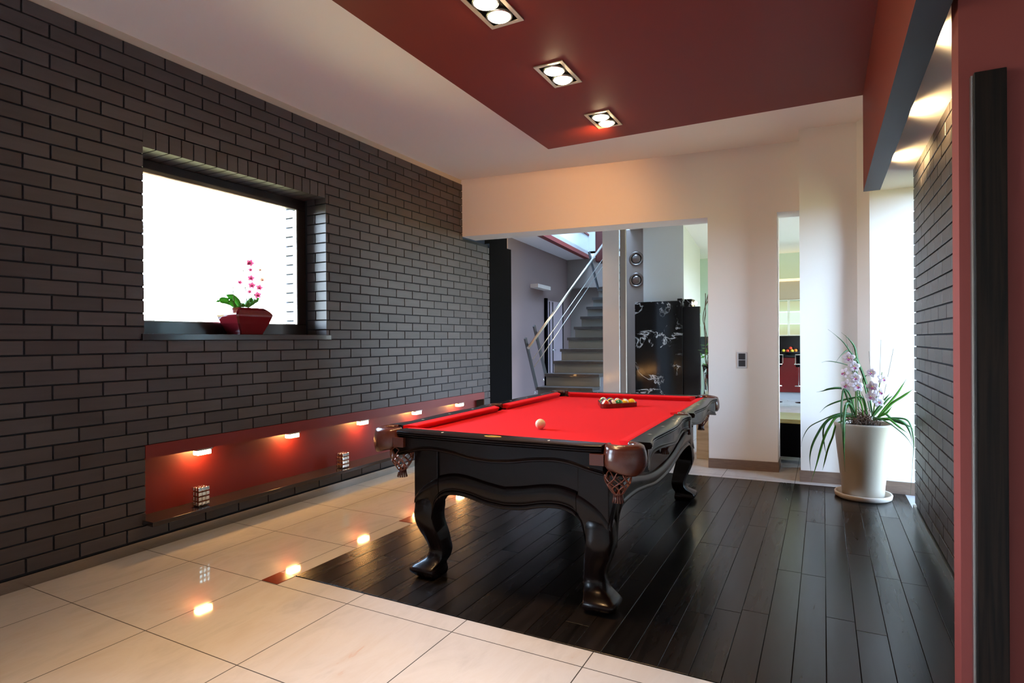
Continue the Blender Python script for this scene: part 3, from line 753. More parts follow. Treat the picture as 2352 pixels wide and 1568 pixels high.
lay = [ # i along A, j along B : colour, stripe, label, rotation
 (0,0,'r',1,'red striped ball in the near left corner of the rack',(0.2,-.9,.3)),(1,0,'pu',1,'purple striped ball with its number disc facing front',(.9,.1,1.0)),(2,0,'g',0,'green ball on the front side of the rack',(.1,1.2,.4)),(3,0,'y',1,'yellow striped ball beside the corner yellow ball',(.3,.2,.9)),(4,0,'y',0,'plain yellow ball in the right corner of the rack',(.2,.3,-1.2)),
 (0,1,'ma',1,'maroon striped ball second along the left side',(.9,.5,.3)),(1,1,'bk',0,'black ball in the middle of the rack',(0,.4,-1.0)),(2,1,'o',0,'orange ball behind the green ball',(.3,.9,.2)),(3,1,'r',0,'red ball half hidden behind the yellow striped ball',(1.2,0,.3)),
 (0,2,'pu',0,'dark purple ball third along the left side',(.1,.2,.3)),(1,2,'y',0,'deep yellow ball on the far left of the rack',(.8,.3,2.0)),(2,2,'bl',1,'blue striped ball on the far side of the rack',(1.1,.2,.3)),
 (0,3,'g',1,'green striped ball near the far corner of the rack',(.3,.9,.3)),(1,3,'bl',0,'blue ball near the far corner of the rack',(.2,.1,.3)),(0,4,'o',1,'orange striped ball at the far corner of the rack',(.5,.1,.3))]
mats_ = {}
for i, j, c_, st, lb, ro in lay:
    p = start + A*(2*BR+.0004)*i + Bv*(2*BR+.0004)*j
    k = (c_, st)
    if k not in mats_: mats_[k] = ball_material('ball_%s%d' % (c_, st), C[c_], bool(st))
    ball('billiard_ball', (p.x, p.y, BZ), mats_[k], lb, ro)
# triangular rack, rounded corners, open in the middle
def tri(side_in, r, z):
    c0 = start + (A+Bv)*(2*BR+.0004)*4/3
    cor = [start, start + A*(2*BR+.0004)*4, start + Bv*(2*BR+.0004)*4]
    pts = []
    for q in range(3):
        d = (cor[q]-c0).normalized(); am = math.atan2(d.y, d.x)
        for k in range(9):
            a = am-PI/3+2*PI/3*k/8
            pts.append((cor[q].x+r*math.cos(a), cor[q].y+r*math.sin(a), z))
    return pts
RK = wood_material('dark_red_mahogany', (.12,.008,.006), (.17,.014,.008), .22, .4)
inn0, out0 = tri(0, BR+.001, TZB+.001), tri(0, BR+.011, TZB+.001)
inn1, out1 = tri(0, BR+.001, TZB+.033), tri(0, BR+.011, TZB+.033)
N = len(inn0); vs = inn0+out0+inn1+out1; fs = []
for i in range(N):
    j = (i+1) % N
    fs += [(i,j,2*N+j,2*N+i)[::-1], (N+i,N+j,3*N+j,3*N+i), (2*N+i,2*N+j,3*N+j,3*N+i)[::-1], (i,j,N+j,N+i)]
o = MB().add(vs, fs).build('ball_rack', RK, bevel=.0015); o.matrix_world = TM
tag(o, 'dark red wooden triangle rack around the balls on the table', 'ball rack')
#@@PART2
# ------------------------------------------------------------------ plants
GREEN = wood_material('leaf_green', (.020,.075,.018), (.035,.12,.022), .35, 0, (1,1,1), 30, .2)
GREENL = mat('fresh_leaf_green', (.08,.26,.03), .35)
nG, LG, bG = nodes(GREENL); bG.inputs['Subsurface Weight'].default_value = .0
STEM = mat('flower_stem_green', (.10,.17,.03), .5)
TWIG = mat('dry_root', (.10,.05,.028), .8)
STICK = mat('thin_support_stick', (.17,.14,.10), .7)
PETAL = mat('white_orchid_petal', (.82,.74,.78), .45, spec=.3)
LIPM = mat('magenta_orchid_lip', (.45,.12,.30), .45)
LIPY = mat('yellow_orchid_throat', (.65,.42,.10), .5)
def thin(M, f=.5):       # petals and leaves let light through
    n, L, b = nodes(M); o = n['Material Output']; t = n.new('ShaderNodeBsdfTranslucent'); mx = n.new('ShaderNodeMixShader')
    t.inputs['Color'].default_value = b.inputs['Base Color'].default_value; mx.inputs[0].default_value = f
    L.new(b.outputs[0], mx.inputs[1]); L.new(t.outputs[0], mx.inputs[2]); L.new(mx.outputs[0], o.inputs['Surface']); return M
thin(PETAL, .35); thin(GREENL, .4)
SOIL = mat('potting_bark', (.03,.018,.012), .95, bump=(40,.8))
def ribbon(mb, pts, w, fold=.25, n=6, tw=None, tip=.08):
    """long leaf with a centre fold; pts world points from base to tip"""
    P = smooth_pts(pts, n); N = len(P)-1; secs = []
    for i, p in enumerate(P):
        t = (P[min(i+1,N)] - P[max(i-1,0)]).normalized()
        side = t.cross(Vector((-.47,.88,0)) if abs(t.y) < .9 else Vector((1,0,0)))
        if side.length < .05: side = Vector((1,0,0))
        side.normalize(); up = side.cross(t).normalized()
        s = i/N; ww = w*min(1, .55+1.6*s)*(1-s**5*(1-tip))*(1 if s < .72 else 1-(s-.72)/.28*.92)
        ww = max(ww, .0008)
        if tw: side = (Matrix.Rotation(tw*s, 3, t) @ side); up = side.cross(t).normalized()
        secs.append([p-side*ww, p-up*ww*fold, p+side*ww, p-up*(ww*fold+.0012)])
    return mb.loft(secs, smooth=True)
def orchid_flower(root, pos, face, size, name='flower', mats=(None,None,None), roll=0):
    """five petals and a lip; face = direction it looks"""
    f = Vector(face).normalized(); zz = Vector((0,0,1)); s = f.cross(zz).normalized(); u = s.cross(f).normalized()
    R = Matrix((s, u, f)).transposed().to_4x4()      # local x = side, y = up, z = facing
    M = Matrix.Translation(Vector(pos)) @ R @ Matrix.Rotation(roll, 4, 'Z')
    pm = MB()
    for k, (ang, ln, wd) in enumerate([(90,1,.36),(90+74,1,.42),(90-74,1,.42),(90+142,.98,.36),(90-142,.98,.36)]):
        a = math.radians(ang); secs = []
        for i in range(7):
            t = i/6; r_ = size*(.06+.94*t)*ln; wv = size*wd*math.sin(PI*min(.97,.10+.84*t))**.8; h = size*(.22*math.sin(t*PI*.8)-.06*t)
            row = []
            for q in (-1,-.5,0,.5,1): row.append((r_*math.cos(a)-q*wv*math.sin(a), r_*math.sin(a)+q*wv*math.cos(a), h+abs(q)**2*size*.10*(1-t)))
            secs.append(row+[(x,y,z-size*.015) for x,y,z in reversed(row)])
        pm.loft(secs)
    fl = pm.xf(M).build(name, mats[0], root)
    lm = MB(); secs = []
    for i in range(7):
        t = i/6; secs.append([(q*size*.22*(.5+.6*math.sin(PI*t)), -size*.05-size*.42*t, size*(.22+.30*math.sin(t*2.4)) - abs(q)*0+ (q*q)*size*.16) for q in (-1,-.5,0,.5,1)])
    secs = [row+[(x,y,z-size*.02) for x,y,z in reversed(row)] for row in secs]
    lm.loft(secs); lm.xf(M).build('lip', mats[1], fl)
    MB().sphere((0,size*.02,size*.26), size*.11, 10, 6, 0, 1.4).xf(M).build('column', mats[2], fl)
    return fl

# big cymbidium in the tall pot
PX, PY = 4.096, 3.865
po = thing('potted_orchid', 'tall white flowering orchid in a large beige tapered pot by the bright alcove', 'potted plant')
POTM = mat('beige_stone_pot', (.40,.345,.28), .42, bump=(25,.05))
p = MB(); p.lathe([(.001,.022),(.135,.022),(.145,.03),(.150,.10),(.168,.27),(.186,.43),(.200,.575),(.203,.590),(.198,.594),(.190,.590),(.180,.50),(.001,.50)], 48, (PX,PY,0)); p.build('pot', POTM, po)
p = MB(); p.lathe([(.001,.004),(.180,.004),(.195,.014),(.200,.040),(.196,.047),(.184,.045),(.176,.022),(.001,.0215)], 56, (PX,PY,0))
tag(p.build('plant_saucer', mat('pale_clay_saucer', (.58,.50,.43), .5)), 'round pale saucer on the dark floorboards under the beige pot', 'saucer')
MB().lathe([(.001,.575),(.09,.578),(.17,.56),(.187,.53)], 30, (PX,PY,0)).build('soil', SOIL, po)
def z6(x, y, d=0): return at(1840+x/6.032, 740+y/6.032, PY+d)
def z7(x, y, d=0): return at(1840+x/6.532, 940+y/6.532, PY+d)
LV = [ # points (frame, x, y, depth), width, light?
 ([(6,720,1290,0),(6,640,1050,-.08),(6,590,930,-.12),(6,560,1150,-.19),(7,600,200,-.23),(7,610,360,-.24)], .009, 0),
 ([(6,760,1290,-.02),(6,690,1150,-.12),(6,630,1130,-.17),(7,645,130,-.22),(7,640,330,-.245),(7,645,620,-.24),(7,660,935,-.23)], .0135, 0),
 ([(6,900,1280,0),(6,860,1050,-.03),(6,700,1050,-.06),(6,500,1100,-.1),(6,350,1165,-.1),(6,260,1250,-.1)], .007, 0),
 ([(6,800,1300,0),(6,640,1255,-.08),(6,480,1275,-.12),(6,300,1350,-.14),(7,130,260,-.15),(7,30,420,-.16),(7,0,560,-.16)], .0045, 0),
 ([(6,780,1310,0),(6,620,1270,-.1),(7,480,110,-.16),(7,350,210,-.18),(7,240,380,-.19),(7,160,560,-.2),(7,130,760,-.2),(7,158,990,-.2)], .010, 0),
 ([(6,760,1320,0),(7,560,100,-.12),(7,430,250,-.17),(7,330,470,-.19),(7,230,830,-.2),(7,150,1095,-.2)], .010, 1),
 ([(6,790,1320,.02),(7,520,110,-.05),(7,370,210,-.08),(7,330,350,-.1),(7,350,540,-.1),(7,382,700,-.1)], .007, 0),
 ([(6,820,1320,.02),(7,560,200,-.05),(7,470,420,-.11),(7,400,600,-.12),(7,345,820,-.12),(7,320,910,-.12)], .008, 1),
 ([(6,1000,1290,0),(6,960,1100,0),(6,900,850,-.02),(6,800,580,-.03),(6,690,420,-.05),(6,590,280,-.06),(6,480,180,-.07),(6,370,95,-.08)], .0055, 0),
 ([(6,985,1290,.02),(6,960,1100,.02),(6,920,900,.01),(6,850,700,0),(6,780,520,0),(6,740,340,0),(6,650,220,-.02),(6,556,140,-.03)], .0105, 0),
 ([(6,860,1300,.03),(6,800,900,.03),(6,740,520,.02),(6,690,420,.02),(6,640,390,0),(6,560,450,-.05),(6,470,565,-.1)], .007, 0),
 ([(6,800,1290,.04),(6,760,900,.04),(6,700,640,.02),(6,600,580,0),(6,450,545,-.05),(6,350,540,-.08),(6,285,556,-.1)], .0035, 0),
 ([(6,760,1290,.0),(6,690,1040,-.03),(6,620,930,-.05),(6,500,910,-.08),(6,380,925,-.1),(6,300,950,-.1),(6,215,966,-.1)], .0085, 0),
 ([(6,1060,1310,0),(6,1150,1200,0),(6,1220,1120,0),(6,1320,1000,.02),(6,1400,880,.03),(6,1455,790,.03)], .009, 1),
 ([(6,1060,1320,-.02),(6,1160,1230,-.03),(6,1260,1120,-.04),(6,1400,1030,-.05),(6,1490,970,-.05),(6,1545,930,-.05)], .010, 1),
 ([(6,1040,1330,-.04),(6,1120,1290,-.08),(6,1190,1250,-.1),(6,1265,1155,-.1)], .010, 1),
 ([(6,980,1310,-.02),(6,1060,1190,-.04),(6,1150,1080,-.05),(6,1230,985,-.05)], .010, 0),
 ([(6,1000,1310,.04),(6,1110,1180,.06),(6,1200,1070,.07),(6,1280,1010,.07)], .008, 0),
 ([(6,1000,1320,-.02),(7,1090,160,-.06),(7,1250,135,-.08),(7,1430,130,-.09),(7,1580,155,-.1),(7,1650,260,-.11),(7,1688,480,-.11),(7,1680,700,-.11),(7,1640,1280,-.11)], .0065, 0),
 ([(6,980,1330,-.05),(7,1110,118,-.14),(7,1300,195,-.17),(7,1450,300,-.17),(7,1590,430,-.16),(7,1700,600,-.15)], .0045, 0),
 ([(6,1050,1320,0),(7,1200,90,-.04),(7,1270,70,-.06),(7,1380,160,-.1),(7,1500,205,-.12),(7,1640,260,-.12),(7,1695,330,-.12)], .009, 0),
 ([(6,1030,1330,-.05),(7,1300,140,-.13),(7,1400,205,-.15),(7,1500,285,-.15),(7,1600,355,-.15)], .008, 1),
 ([(6,1000,1330,-.06),(7,1180,150,-.1),(7,1400,150,-.12),(7,1560,215,-.12),(7,1640,360,-.12),(7,1670,520,-.12)], .010, 0),
 ([(6,900,1290,.04),(6,890,1200,.04),(6,850,1060,.03),(6,780,960,.0)], .008, 1),
 ([(6,920,1290,-.05),(6,905,1180,-.08),(6,880,1080,-.1),(6,820,940,-.12)], .005, 0),
 ([(6,760,1300,.0),(6,690,1120,-.05),(6,640,1040,-.06),(6,590,950,-.05)], .008, 0),
 ([(6,960,1250,.05),(6,900,960,.06),(6,860,800,.04),(6,890,745,.02),(6,960,728,.0)], .007, 0),
 ([(6,740,1290,.05),(6,720,1100,.06),(6,700,1050,.06),(6,640,1180,.02),(6,560,1260,0)], .007, 1),
 ([(6,860,1290,-.04),(6,840,1150,-.06),(6,800,1060,-.08),(6,770,1020,-.08)], .007, 1),
 ([(6,800,1280,.06),(6,780,900,.08),(6,775,700,.08),(6,770,520,.06)], .006, 0),
]
for pts, wd, li in LV:
    P = [z6(x,y,d) if k == 6 else z7(x,y,d) for k, x, y, d in pts]
    if li: mid = P
    ribbon(MB(), P, wd, n=5).build('leaf', GREENL if li else GREEN, po)
for pts in ([(765,1290,-.05),(760,1100,-.06),(755,900,-.07),(742,700,-.06),(750,560,-.05),(760,455,-.05)], [(1000,1290,.0),(1020,1120,-.03),(1060,980,-.04),(1085,870,-.04),(1110,760,-.03),(1120,690,-.02)]):
    q_ = smooth_pts([z6(*q) for q in pts], 6); MB().tube(q_, .0055, 8, rs=[.006*(1-.62*i_/len(q_)) for i_ in range(len(q_))]).build('flower_stem', STEM, po)
for a, b_ in (((1085,1000,.0),(1105,240,.02)), ((1130,1090,-.04),(1280,365,0)), ((985,1000,.05),(940,400,.04)), ((740,900,-.03),(620,180,-.04)), ((730,700,-.05),(714,330,-.05))):
    MB().tube([z6(*a), z6(*b_)], .0016, 6).build('support_stick', STICK, po)
random.seed(5)
rm = MB()
for k in range(150):
    a = random.uniform(0, 2*PI); rr = random.uniform(0, .12)
    b0 = Vector((PX+rr*math.cos(a), PY+rr*math.sin(a), .565)); h = random.uniform(.02, .13)*(1-rr*3.5)+.02
    rm.tube([b0, b0+Vector((random.uniform(-.02,.02), random.uniform(-.02,.02), h*.6)), b0+Vector((random.uniform(-.05,.05), random.uniform(-.05,.05), h))], .0022, 5)
o = rm.build('dry_roots', TWIG, po)
FL = [(660,495,-.09,.048),(730,612,-.11,.046),(612,700,-.09,.043),(745,768,-.12,.044),(632,868,-.10,.047),(772,888,-.13,.049),
      (975,702,-.05,.040),(1132,786,-.05,.044),(988,886,-.08,.045),(1078,966,-.09,.044),(968,1026,-.1,.045),(1072,1112,-.09,.043)]
fdir = [(-.1,-1,.1),(.25,-1,0),(-.7,-.8,.1),(.1,-1,.15),(-.35,-1,.05),(.2,-1,.3),(-.2,-1,.35),(.35,-1,.25),(-.2,-1,-.1),(.4,-1,.1),(-.3,-1,.1),(.1,-1,.6)]
for (x, y, d, s), f in zip(FL, fdir):
    orchid_flower(po, z6(x, y, d), f, s*.98, 'flower', (PETAL, LIPM, LIPY), random.uniform(-.4,.4))

# phalaenopsis in the red bowl on the window sill
wo = thing('orchid_bowl', 'glossy dark red angular bowl with small pink orchids on the window sill', 'potted plant')
REDG = mat('red_glaze', (.13,.008,.012), .12, coat=.5)
bx0, bx1, by0, by1 = -.035, .200, 1.228, 1.540
def sq(z, kx, ky, sh=0): # scaled outline, shifted
    cx, cy = (bx0+bx1)/2, (by0+by1)/2; hx_, hy_ = (bx1-bx0)/2*kx, (by1-by0)/2*ky
    r_ = .012*kx
    out = []
    for sx, sy in ((1,-1),(1,1),(-1,1),(-1,-1)):
        for t in ((-1,0) if sx*sy > 0 else (0,-1)):
            pass
        a = (cx+sx*hx_, cy+sy*hy_)
        if sx*sy < 0: out += [(a[0]-sx*r_, a[1], z), (a[0], a[1]-sy*r_, z)]
        else: out += [(a[0], a[1]-sy*r_, z), (a[0]-sx*r_, a[1], z)]
    return out
pb = MB(); pb.loft([sq(1.3115,.62,.62), sq(1.33,.68,.66), sq(1.39,.86,.85), sq(1.44,.985,.98), sq(1.452,1,1), sq(1.462,.99,.99), sq(1.485,.86,.86), sq(1.502,.70,.70), sq(1.506,.66,.66), sq(1.500,.62,.62), sq(1.470,.60,.60)], smooth=False)
pb.build('bowl', REDG, wo, bevel=.003)
BX, BY = .08, 1.385
def zw(x, y, d=0):       # point on the window plant seen in its detail frame
    u, v = 470+x/7.839, 580+y/7.839
    r_ = FW + RT*((u-1176)/FPX) + UP*((784-v)/FPX); X_ = BX+d
    return CAM + r_*((X_-CAM.x)/r_.x)
WG = mat('bright_leaf_green', (.10,.30,.05), .35)
for pts, wd in (([(560,985),(470,900),(380,865),(290,860),(200,888)], .024), ([(640,980),(590,890),(520,820),(450,785),(380,755)], .024),
                ([(720,985),(760,900),(810,850),(850,800)], .026), ([(760,985),(850,900),(930,850),(990,822)], .024), ([(700,985),(640,950),(560,1000),(560,1060)], .014), ([(690,990),(690,950),(640,935),(600,960)], .015)):
    ribbon(MB(), [zw(x, y, -.01*i) for i, (x, y) in enumerate(pts)], wd, .15, tip=.5).build('leaf', WG, wo)
for pts in ([(670,990),(672,700),(680,450),(695,290),(730,240),(800,215)], [(765,990),(745,720),(720,480),(700,320)], [(820,990),(800,820),(740,660),(695,580)], [(880,990),(900,700),(912,450),(905,310),(860,230),(800,215)], [(545,985),(515,700),(490,480)], [(530,985),(510,650),(520,640)]):
    MB().tube(smooth_pts([zw(*q) for q in pts], 5), .0024, 6).build('flower_stem', STEM, wo)
PINK = mat('pink_orchid_petal', (.75,.28,.42), .5); PINKD = mat('deep_pink_lip', (.5,.04,.2), .5); PALE = mat('pale_orchid_petal', (.8,.62,.5), .5)
thin(PINK,.6); thin(PALE,.6); thin(WG,.45)
for x, y, s, mm in ((820,185,.022,PINK),(825,310,.013,PINK),(835,460,.020,PINK),(850,590,.021,PINK),(635,535,.014,PINK),(810,705,.013,PINK),(985,630,.020,PINK),(955,765,.022,PINK),(1035,490,.015,PALE),(1000,312,.011,PALE),(790,195,.012,PINK)):
    orchid_flower(wo, zw(x, y, .01), (.8,-.6,.0), s*1.25, 'flower', (mm, PINKD, LIPY), random.uniform(-.5,.5))

# ------------------------------------------------------------------ cube ornaments in the niche
co = thing('cube_ornament', 'chrome cube studded candle holder at the near end of the niche shelf', 'candle holder', (.198,.944,.185), 0, 'chrome cube candle holders on the niche shelf')
cm_ = MB(); st = .0265; e = .0122
def cubelet(x, y, z):
    c = .0022
    def rect(zz, k): return [(x-k,y-k,zz),(x+k,y-k,zz),(x+k,y+k,zz),(x-k,y+k,zz)]
    q = MB()
    for (ax) in range(3):
        pass
    cm_.box(x-e, x+e, y-e, y+e, z-e, z+e)
for i in range(3):
    for j in range(3):
        for k in range(4): cubelet((i-1)*st, (j-1)*st, .018+k*.032)
cm_.build('chrome_cubes', CHROME, co, bevel=.0035)
MB().box(-.030,.030,-.030,.030,.008,.122).build('glass_core', mat('amber_glass', (.35,.10,.05), .15, trans=.3), co)
for sx in (-1,1):
    for sy in (-1,1): MB().sphere((sx*.026, sy*.026, .004), .0045, 10, 8).build('foot', CHROME, co)
dup(co, (.205, 2.232, .185), None, 'chrome cube studded candle holder farther along, beside the pool table corner')

# ------------------------------------------------------------------ light switch, wooden panel
sx0, sx1 = 3.091, 3.179
def onwall(mb, x0, x1, z0, z1, d0, d1, mi=0): return sb(mb, x0, x1, -d1, -d0, z0, z1, mi)
s_ = onwall(MB(), sx0, sx1, .978, 1.130, 0, .008).build('light_switch', mat('silver_plastic', (.6,.6,.62), .3), bevel=.003)
tag(s_, 'double light switch with silver frame on the pale wall', 'light switch')
for z0, z1 in ((.992,1.051),(1.057,1.116)): onwall(MB(), sx0+.014, sx1-.014, z0, z1, .0075, .011).build('rocker', mat('dark_switch_key', (.03,.03,.035), .3), s_, bevel=.002)
ZEB = wood_material('dark_zebrano', (.004,.003,.0025), (.013,.0075,.005), .45, 0, (60,60,1.6), 1.4, .8)
ZEB.node_tree.nodes['Principled BSDF'].inputs['Specular IOR Level'].default_value = .2
wp = MB().box(4.246, 4.327, .785, .814, .05, 2.085).build('wall_strip', ZEB, bevel=.003)
tag(wp, 'tall dark striped wooden board mounted on the red wall', 'wall board')
MB().box(4.240, 4.246, .80, .819, .05, 2.080).build('metal_edge', STEEL, wp)

# ------------------------------------------------------------------ hall: stairs, railing, wall light, vents, fireplace, door
STAIRM = wood_material('dark_stair_wood', (.035,.034,.034), (.06,.058,.055), .3, .2, (2,12,12))
RISER = mat('grey_riser', (.17,.18,.165), .3, bump=(30,.05))
SXW = .87
stc = thing('staircase', 'dark wooden stairs with a steel handrail climbing through the hall behind the table', 'stairs', (0,0,0))
SX1 = .87; r_, run = .185, .295
def sy_(x, y): return y + .14*(x-.03)
for i in range(-2, 13):
    z = .556+i*r_; y = 6.46+i*run; xl = .03+.003*i
    if z < .1: z0 = 0
    def slab(mb, x0, y0, y1, za, zb): return mb.prism([(x0,sy_(x0,y0)),(SX1,sy_(SX1,y0)),(SX1,sy_(SX1,y1)),(x0,sy_(x0,y1))], za, zb)
    slab(MB(), xl, y-.03, y+run, z-.045, z).build('tread', STAIRM, stc)
    slab(MB(), xl+.012, y, y+.03, z-r_, z-.045).build('riser', RISER, stc)
ra = stc
GUN = mat('gunmetal', (.10,.105,.11), .35, .8)
SATIN = mat('satin_steel', (.45,.43,.37), .28, 1)
for (y0, z0), (y1, z1), xx in (((6.475,.52),(6.09,1.285),.022), ((6.79,.71),(6.376,1.47),.026), ((9.16,2.20),(8.65,2.875),.05)):
    t = Vector((0,y1-y0,z1-z0)).normalized(); nn = Vector((0,t.z,-t.y)); b = MB()
    s0, s1 = Vector((xx,y0,z0)), Vector((xx,y1,z1)); hw = .028
    b.loft([[q-nn*hw+Vector((-.012,0,0)), q+nn*hw+Vector((-.012,0,0)), q+nn*hw+Vector((.012,0,0)), q-nn*hw+Vector((.012,0,0))] for q in (s0, s1)], smooth=False)
    ps = b.build('railing_post', GUN, ra)
    q = s0+(s1-s0)*.87; MB().tube([q, q+Vector((.05,.02,-.005)), q+Vector((.055,.03,.03))], .006, 8).build('bracket', CHROME, ps)
MB().tube([(.08,6.07,1.145),(.105,9.95,3.48)], .021, 14).build('handrail', SATIN, ra)
MB().tube([(.036,6.30,.968),(.075,9.6,2.96)], .006, 8).build('wire', SATIN, ra)
MB().tube([(.036,6.36,.862),(.075,9.6,2.82)], .006, 8).build('wire', SATIN, ra)
for yy, zz in ((6.45,.47),(6.76,.64)): MB().sphere((.0,yy,zz), .016, 12, 8).build('bolt', CHROME, ra)
# wall light on the mauve wall
LB = mat('frosted_lamp_box', (.75,.62,.52), .5)
wlb = MB(); a, b = 8.725, 9.466
wlb.prism([(hx(a),a),(hx(a)+.16,a+.012),(hx(b)+.16,b+.012),(hx(b),b)], 2.270, 2.345)
tag(wlb.build('wall_light', LB, bevel=.004), 'long cream wall light on the mauve hall wall', 'wall lamp')
for i, (z, lb) in enumerate(((2.597,'upper round steel vent beside the marble fireplace'), (2.243,'lower round steel vent beside the marble fireplace'))):
    v = MB().lathe([(.122,0),(.122,.010),(.112,.018),(.086,.012),(.084,.004)], 40)
    M = Matrix.Translation((1.083, 8.12, z)) @ Matrix.Rotation(PI/2, 4, 'X')
    if i == 0:
        t = thing('air_vent', lb, 'air vent', (1.083, 8.12, z), 0, 'round vents in the hall wall')
        R_ = Matrix.Rotation(PI/2, 4, 'X')
        VST = mat('vent_steel', (.22,.19,.17), .3, 1); v.xf(R_).build('ring', VST, t)
        MB().lathe([(.001,.004),(.086,.004),(.086,.002)], 40).xf(R_).build('gap', DARKM, t)
        MB().lathe([(.001,.020),(.045,.018),(.070,.012),(.073,.006)], 40).xf(R_).build('disc', VST, t); v0 = t
    else: dup(v0, (1.083, 8.12, z), None, lb)
# fireplace
fp = thing('fireplace', 'tall block of white veined black marble under the pale grey chimney', 'fireplace', (0,0,0))
MB().box(1.115,1.875,7.90,8.069,0,1.862).build('marble_front', MARBLE, fp, bevel=.003)
MB().box(1.80,1.875,7.885,8.0,1.862,1.895).box(1.88,1.995,8.02,8.30,0,1.89).build('marble_return', MARBLE, fp, bevel=.003)
MB().box(1.878,2.135,7.93,8.0,0,1.765).build('hearth_panel', DARKG, fp, bevel=.004)
bl = MB().sphere((2.03,8.15,1.83), .028, 12, 8).build('spotlight', BULB); tag(bl, 'small glowing spotlight above the right edge of the black marble', 'spot lamp')
# hall door
d = bpy.data.objects.new('door_1', None); COL.objects.link(d); d['kind'] = 'structure'
def hbox(mb, y0, y1, z0, z1, d0, d1, mi=0): return mb.prism([(hx(y0)+d0,y0),(hx(y0)+d1,y0),(hx(y1)+d1,y1),(hx(y1)+d0,y1)], z0, z1, mi)
LEAF = mat('pale_pink_door', (.55,.42,.42), .4)
hbox(MB(), 9.60, 10.62, 0, 2.08, .0, .03).build('door_leaf', LEAF, d)
fr = MB(); hbox(fr, 9.50, 9.60, 0, 2.12, 0, .05); hbox(fr, 10.62, 10.66, 0, 2.12, 0, .04); fr.build('door_frame', DARKM, d)
for a in (9.72, 9.93): hbox(MB(), a, a+.05, .02, 2.06, .028, .036).build('glass_strip', DARKG, d)
hd = MB(); hd.tube([(hx(9.86)+.03,9.86,1.05),(hx(9.86)+.08,9.86,1.05),(hx(9.98)+.08,9.98,1.05)], .011, 8); hd.build('door_handle', CHROME, d)

# ------------------------------------------------------------------ beyond the opening, right side
TRAV = wood_material('travertine', (.42,.36,.27), (.52,.46,.36), .25, 0, (1,1,8), 3, .5)
lb = MB().prism([(2.64,4.86),(2.76,4.86),(2.84,4.93),(2.86,5.1),(2.84,5.26),(2.64,5.26)], 0, .60).prism([(2.63,4.84),(2.77,4.845),(2.86,4.92),(2.88,5.1),(2.86,5.28),(2.63,5.28)], .601, .625)
tag(lb.build('stone_plinth', TRAV, bevel=.004), 'low travertine plinth under the glass vase just behind the opening', 'plinth')
va = thing('floor_vase', 'tall glass vase of curly branches standing behind the opening', 'vase', (2.735,5.05,.625))
VG = mat('thick_glass', (.9,.97,.95), .02, trans=1, ior=1.45)
MB().lathe([(.001,.002),(.05,.002),(.054,.01),(.045,.10),(.05,.25),(.065,.36),(.060,.36),(.046,.25),(.041,.10),(.045,.02),(.001,.02)], 28).build('glass_body', VG, va)
random.seed(11); WILL = mat('curly_branch', (.09,.06,.025), .7)
for k in range(9):
    a = random.uniform(0, 2*PI); p = Vector((0,0,.03)); pts = [p.copy()]
    dirv = Vector((math.cos(a)*.10-.02, math.sin(a)*.12, 1)).normalized()
    for i in range(15):
        dirv = (dirv + Vector((random.uniform(-.5,.5), random.uniform(-.5,.5), random.uniform(-.25,.35)))*(.15 if i < 4 else .5) + Vector((-p.x*.5,-p.y*.5,.12))).normalized()
        p = p + dirv*.075; pts.append(p.copy())
    MB().tube(smooth_pts(pts, 4), .004, 5).build('branch', WILL, va)
lf = MB()
for k in range(26):
    c = Vector((random.uniform(-.08,.10), random.uniform(-.08,.08), random.uniform(.28,.62)))
    a = Vector((random.uniform(-1,1), random.uniform(-1,1), random.uniform(-.3,1))).normalized()*.035; b = a.cross(Vector((.3,.5,.8))).normalized()*.014
    lf.add([c-a, c+b, c+a, c-b], [(0,1,2,3)])
lf.build('foliage', WG, va)
rf_ = MB()
for k in range(7): rf_.sphere((random.uniform(-.05,.06), random.uniform(-.05,.05), random.uniform(.22,.40)), .018, 8, 6, 0, 1.5)
rf_.build('red_blossoms', mat('red_blossom', (.4,.01,.02), .5), va)

# low black cupboard with a wooden top seen through the slot
lc = thing('low_cupboard', 'low black cupboard with a wooden top seen through the narrow slot', 'cupboard', (0,0,0))
MB().box(3.15,3.80,5.0,5.56,.07,.405).build('body', DARKM, lc); MB().box(3.14,3.81,4.985,5.58,.406,.448).build('top', wood_material('honey_wood', (.30,.22,.07), (.42,.32,.12), .2, .3, (2,20,20)), lc, bevel=.004)
for x in (3.24, 3.70):
    for y in (5.05, 5.50): MB().box(x-.03,x+.03,y-.03,y+.03,0,.07).build('leg', STEEL, lc)

# ------------------------------------------------------------------ kitchen
KR = mat('red_cabinet_front', (.10,.004,.005), .2, coat=.2); KG = mat('grey_plinth', (.30,.31,.34), .4); BEI = mat('beige_cabinet', (.42,.34,.24), .5)
kb = thing('base_cabinet', 'dark red kitchen base cabinets with long steel handles', 'kitchen cabinet', (0,0,0))
MB().box(2.2,5.0,11.86,12.44,.15,.87).build('body', DARKM, kb)
for i in range(5):
    x = 2.05+.55*i+.28; dr = MB().box(x+.004, x+.546, 11.84, 11.859, .155, .86).build('door', KR, kb, bevel=.002)
    MB().tube([(x+.5,11.83,.30),(x+.5,11.80,.30),(x+.5,11.80,.80),(x+.5,11.83,.80)], .007, 8).build('handle', CHROME, dr)
MB().box(2.2,5.0,11.90,12.44,.0,.149).build('plinth', KG, kb)
tag(MB().box(2.15,5.05,11.82,12.445,.872,.912).build('worktop', DARKG, bevel=.003), 'black kitchen worktop carrying the fruit bowl', 'worktop')
MB().box(1.3,5.2,12.435,12.449,.913,1.31).build('wall_splashback', DARKG, **ST)
kw = thing('glass_cabinet', 'lit glass fronted kitchen wall cabinet above the black splashback', 'kitchen cabinet', (0,0,0))
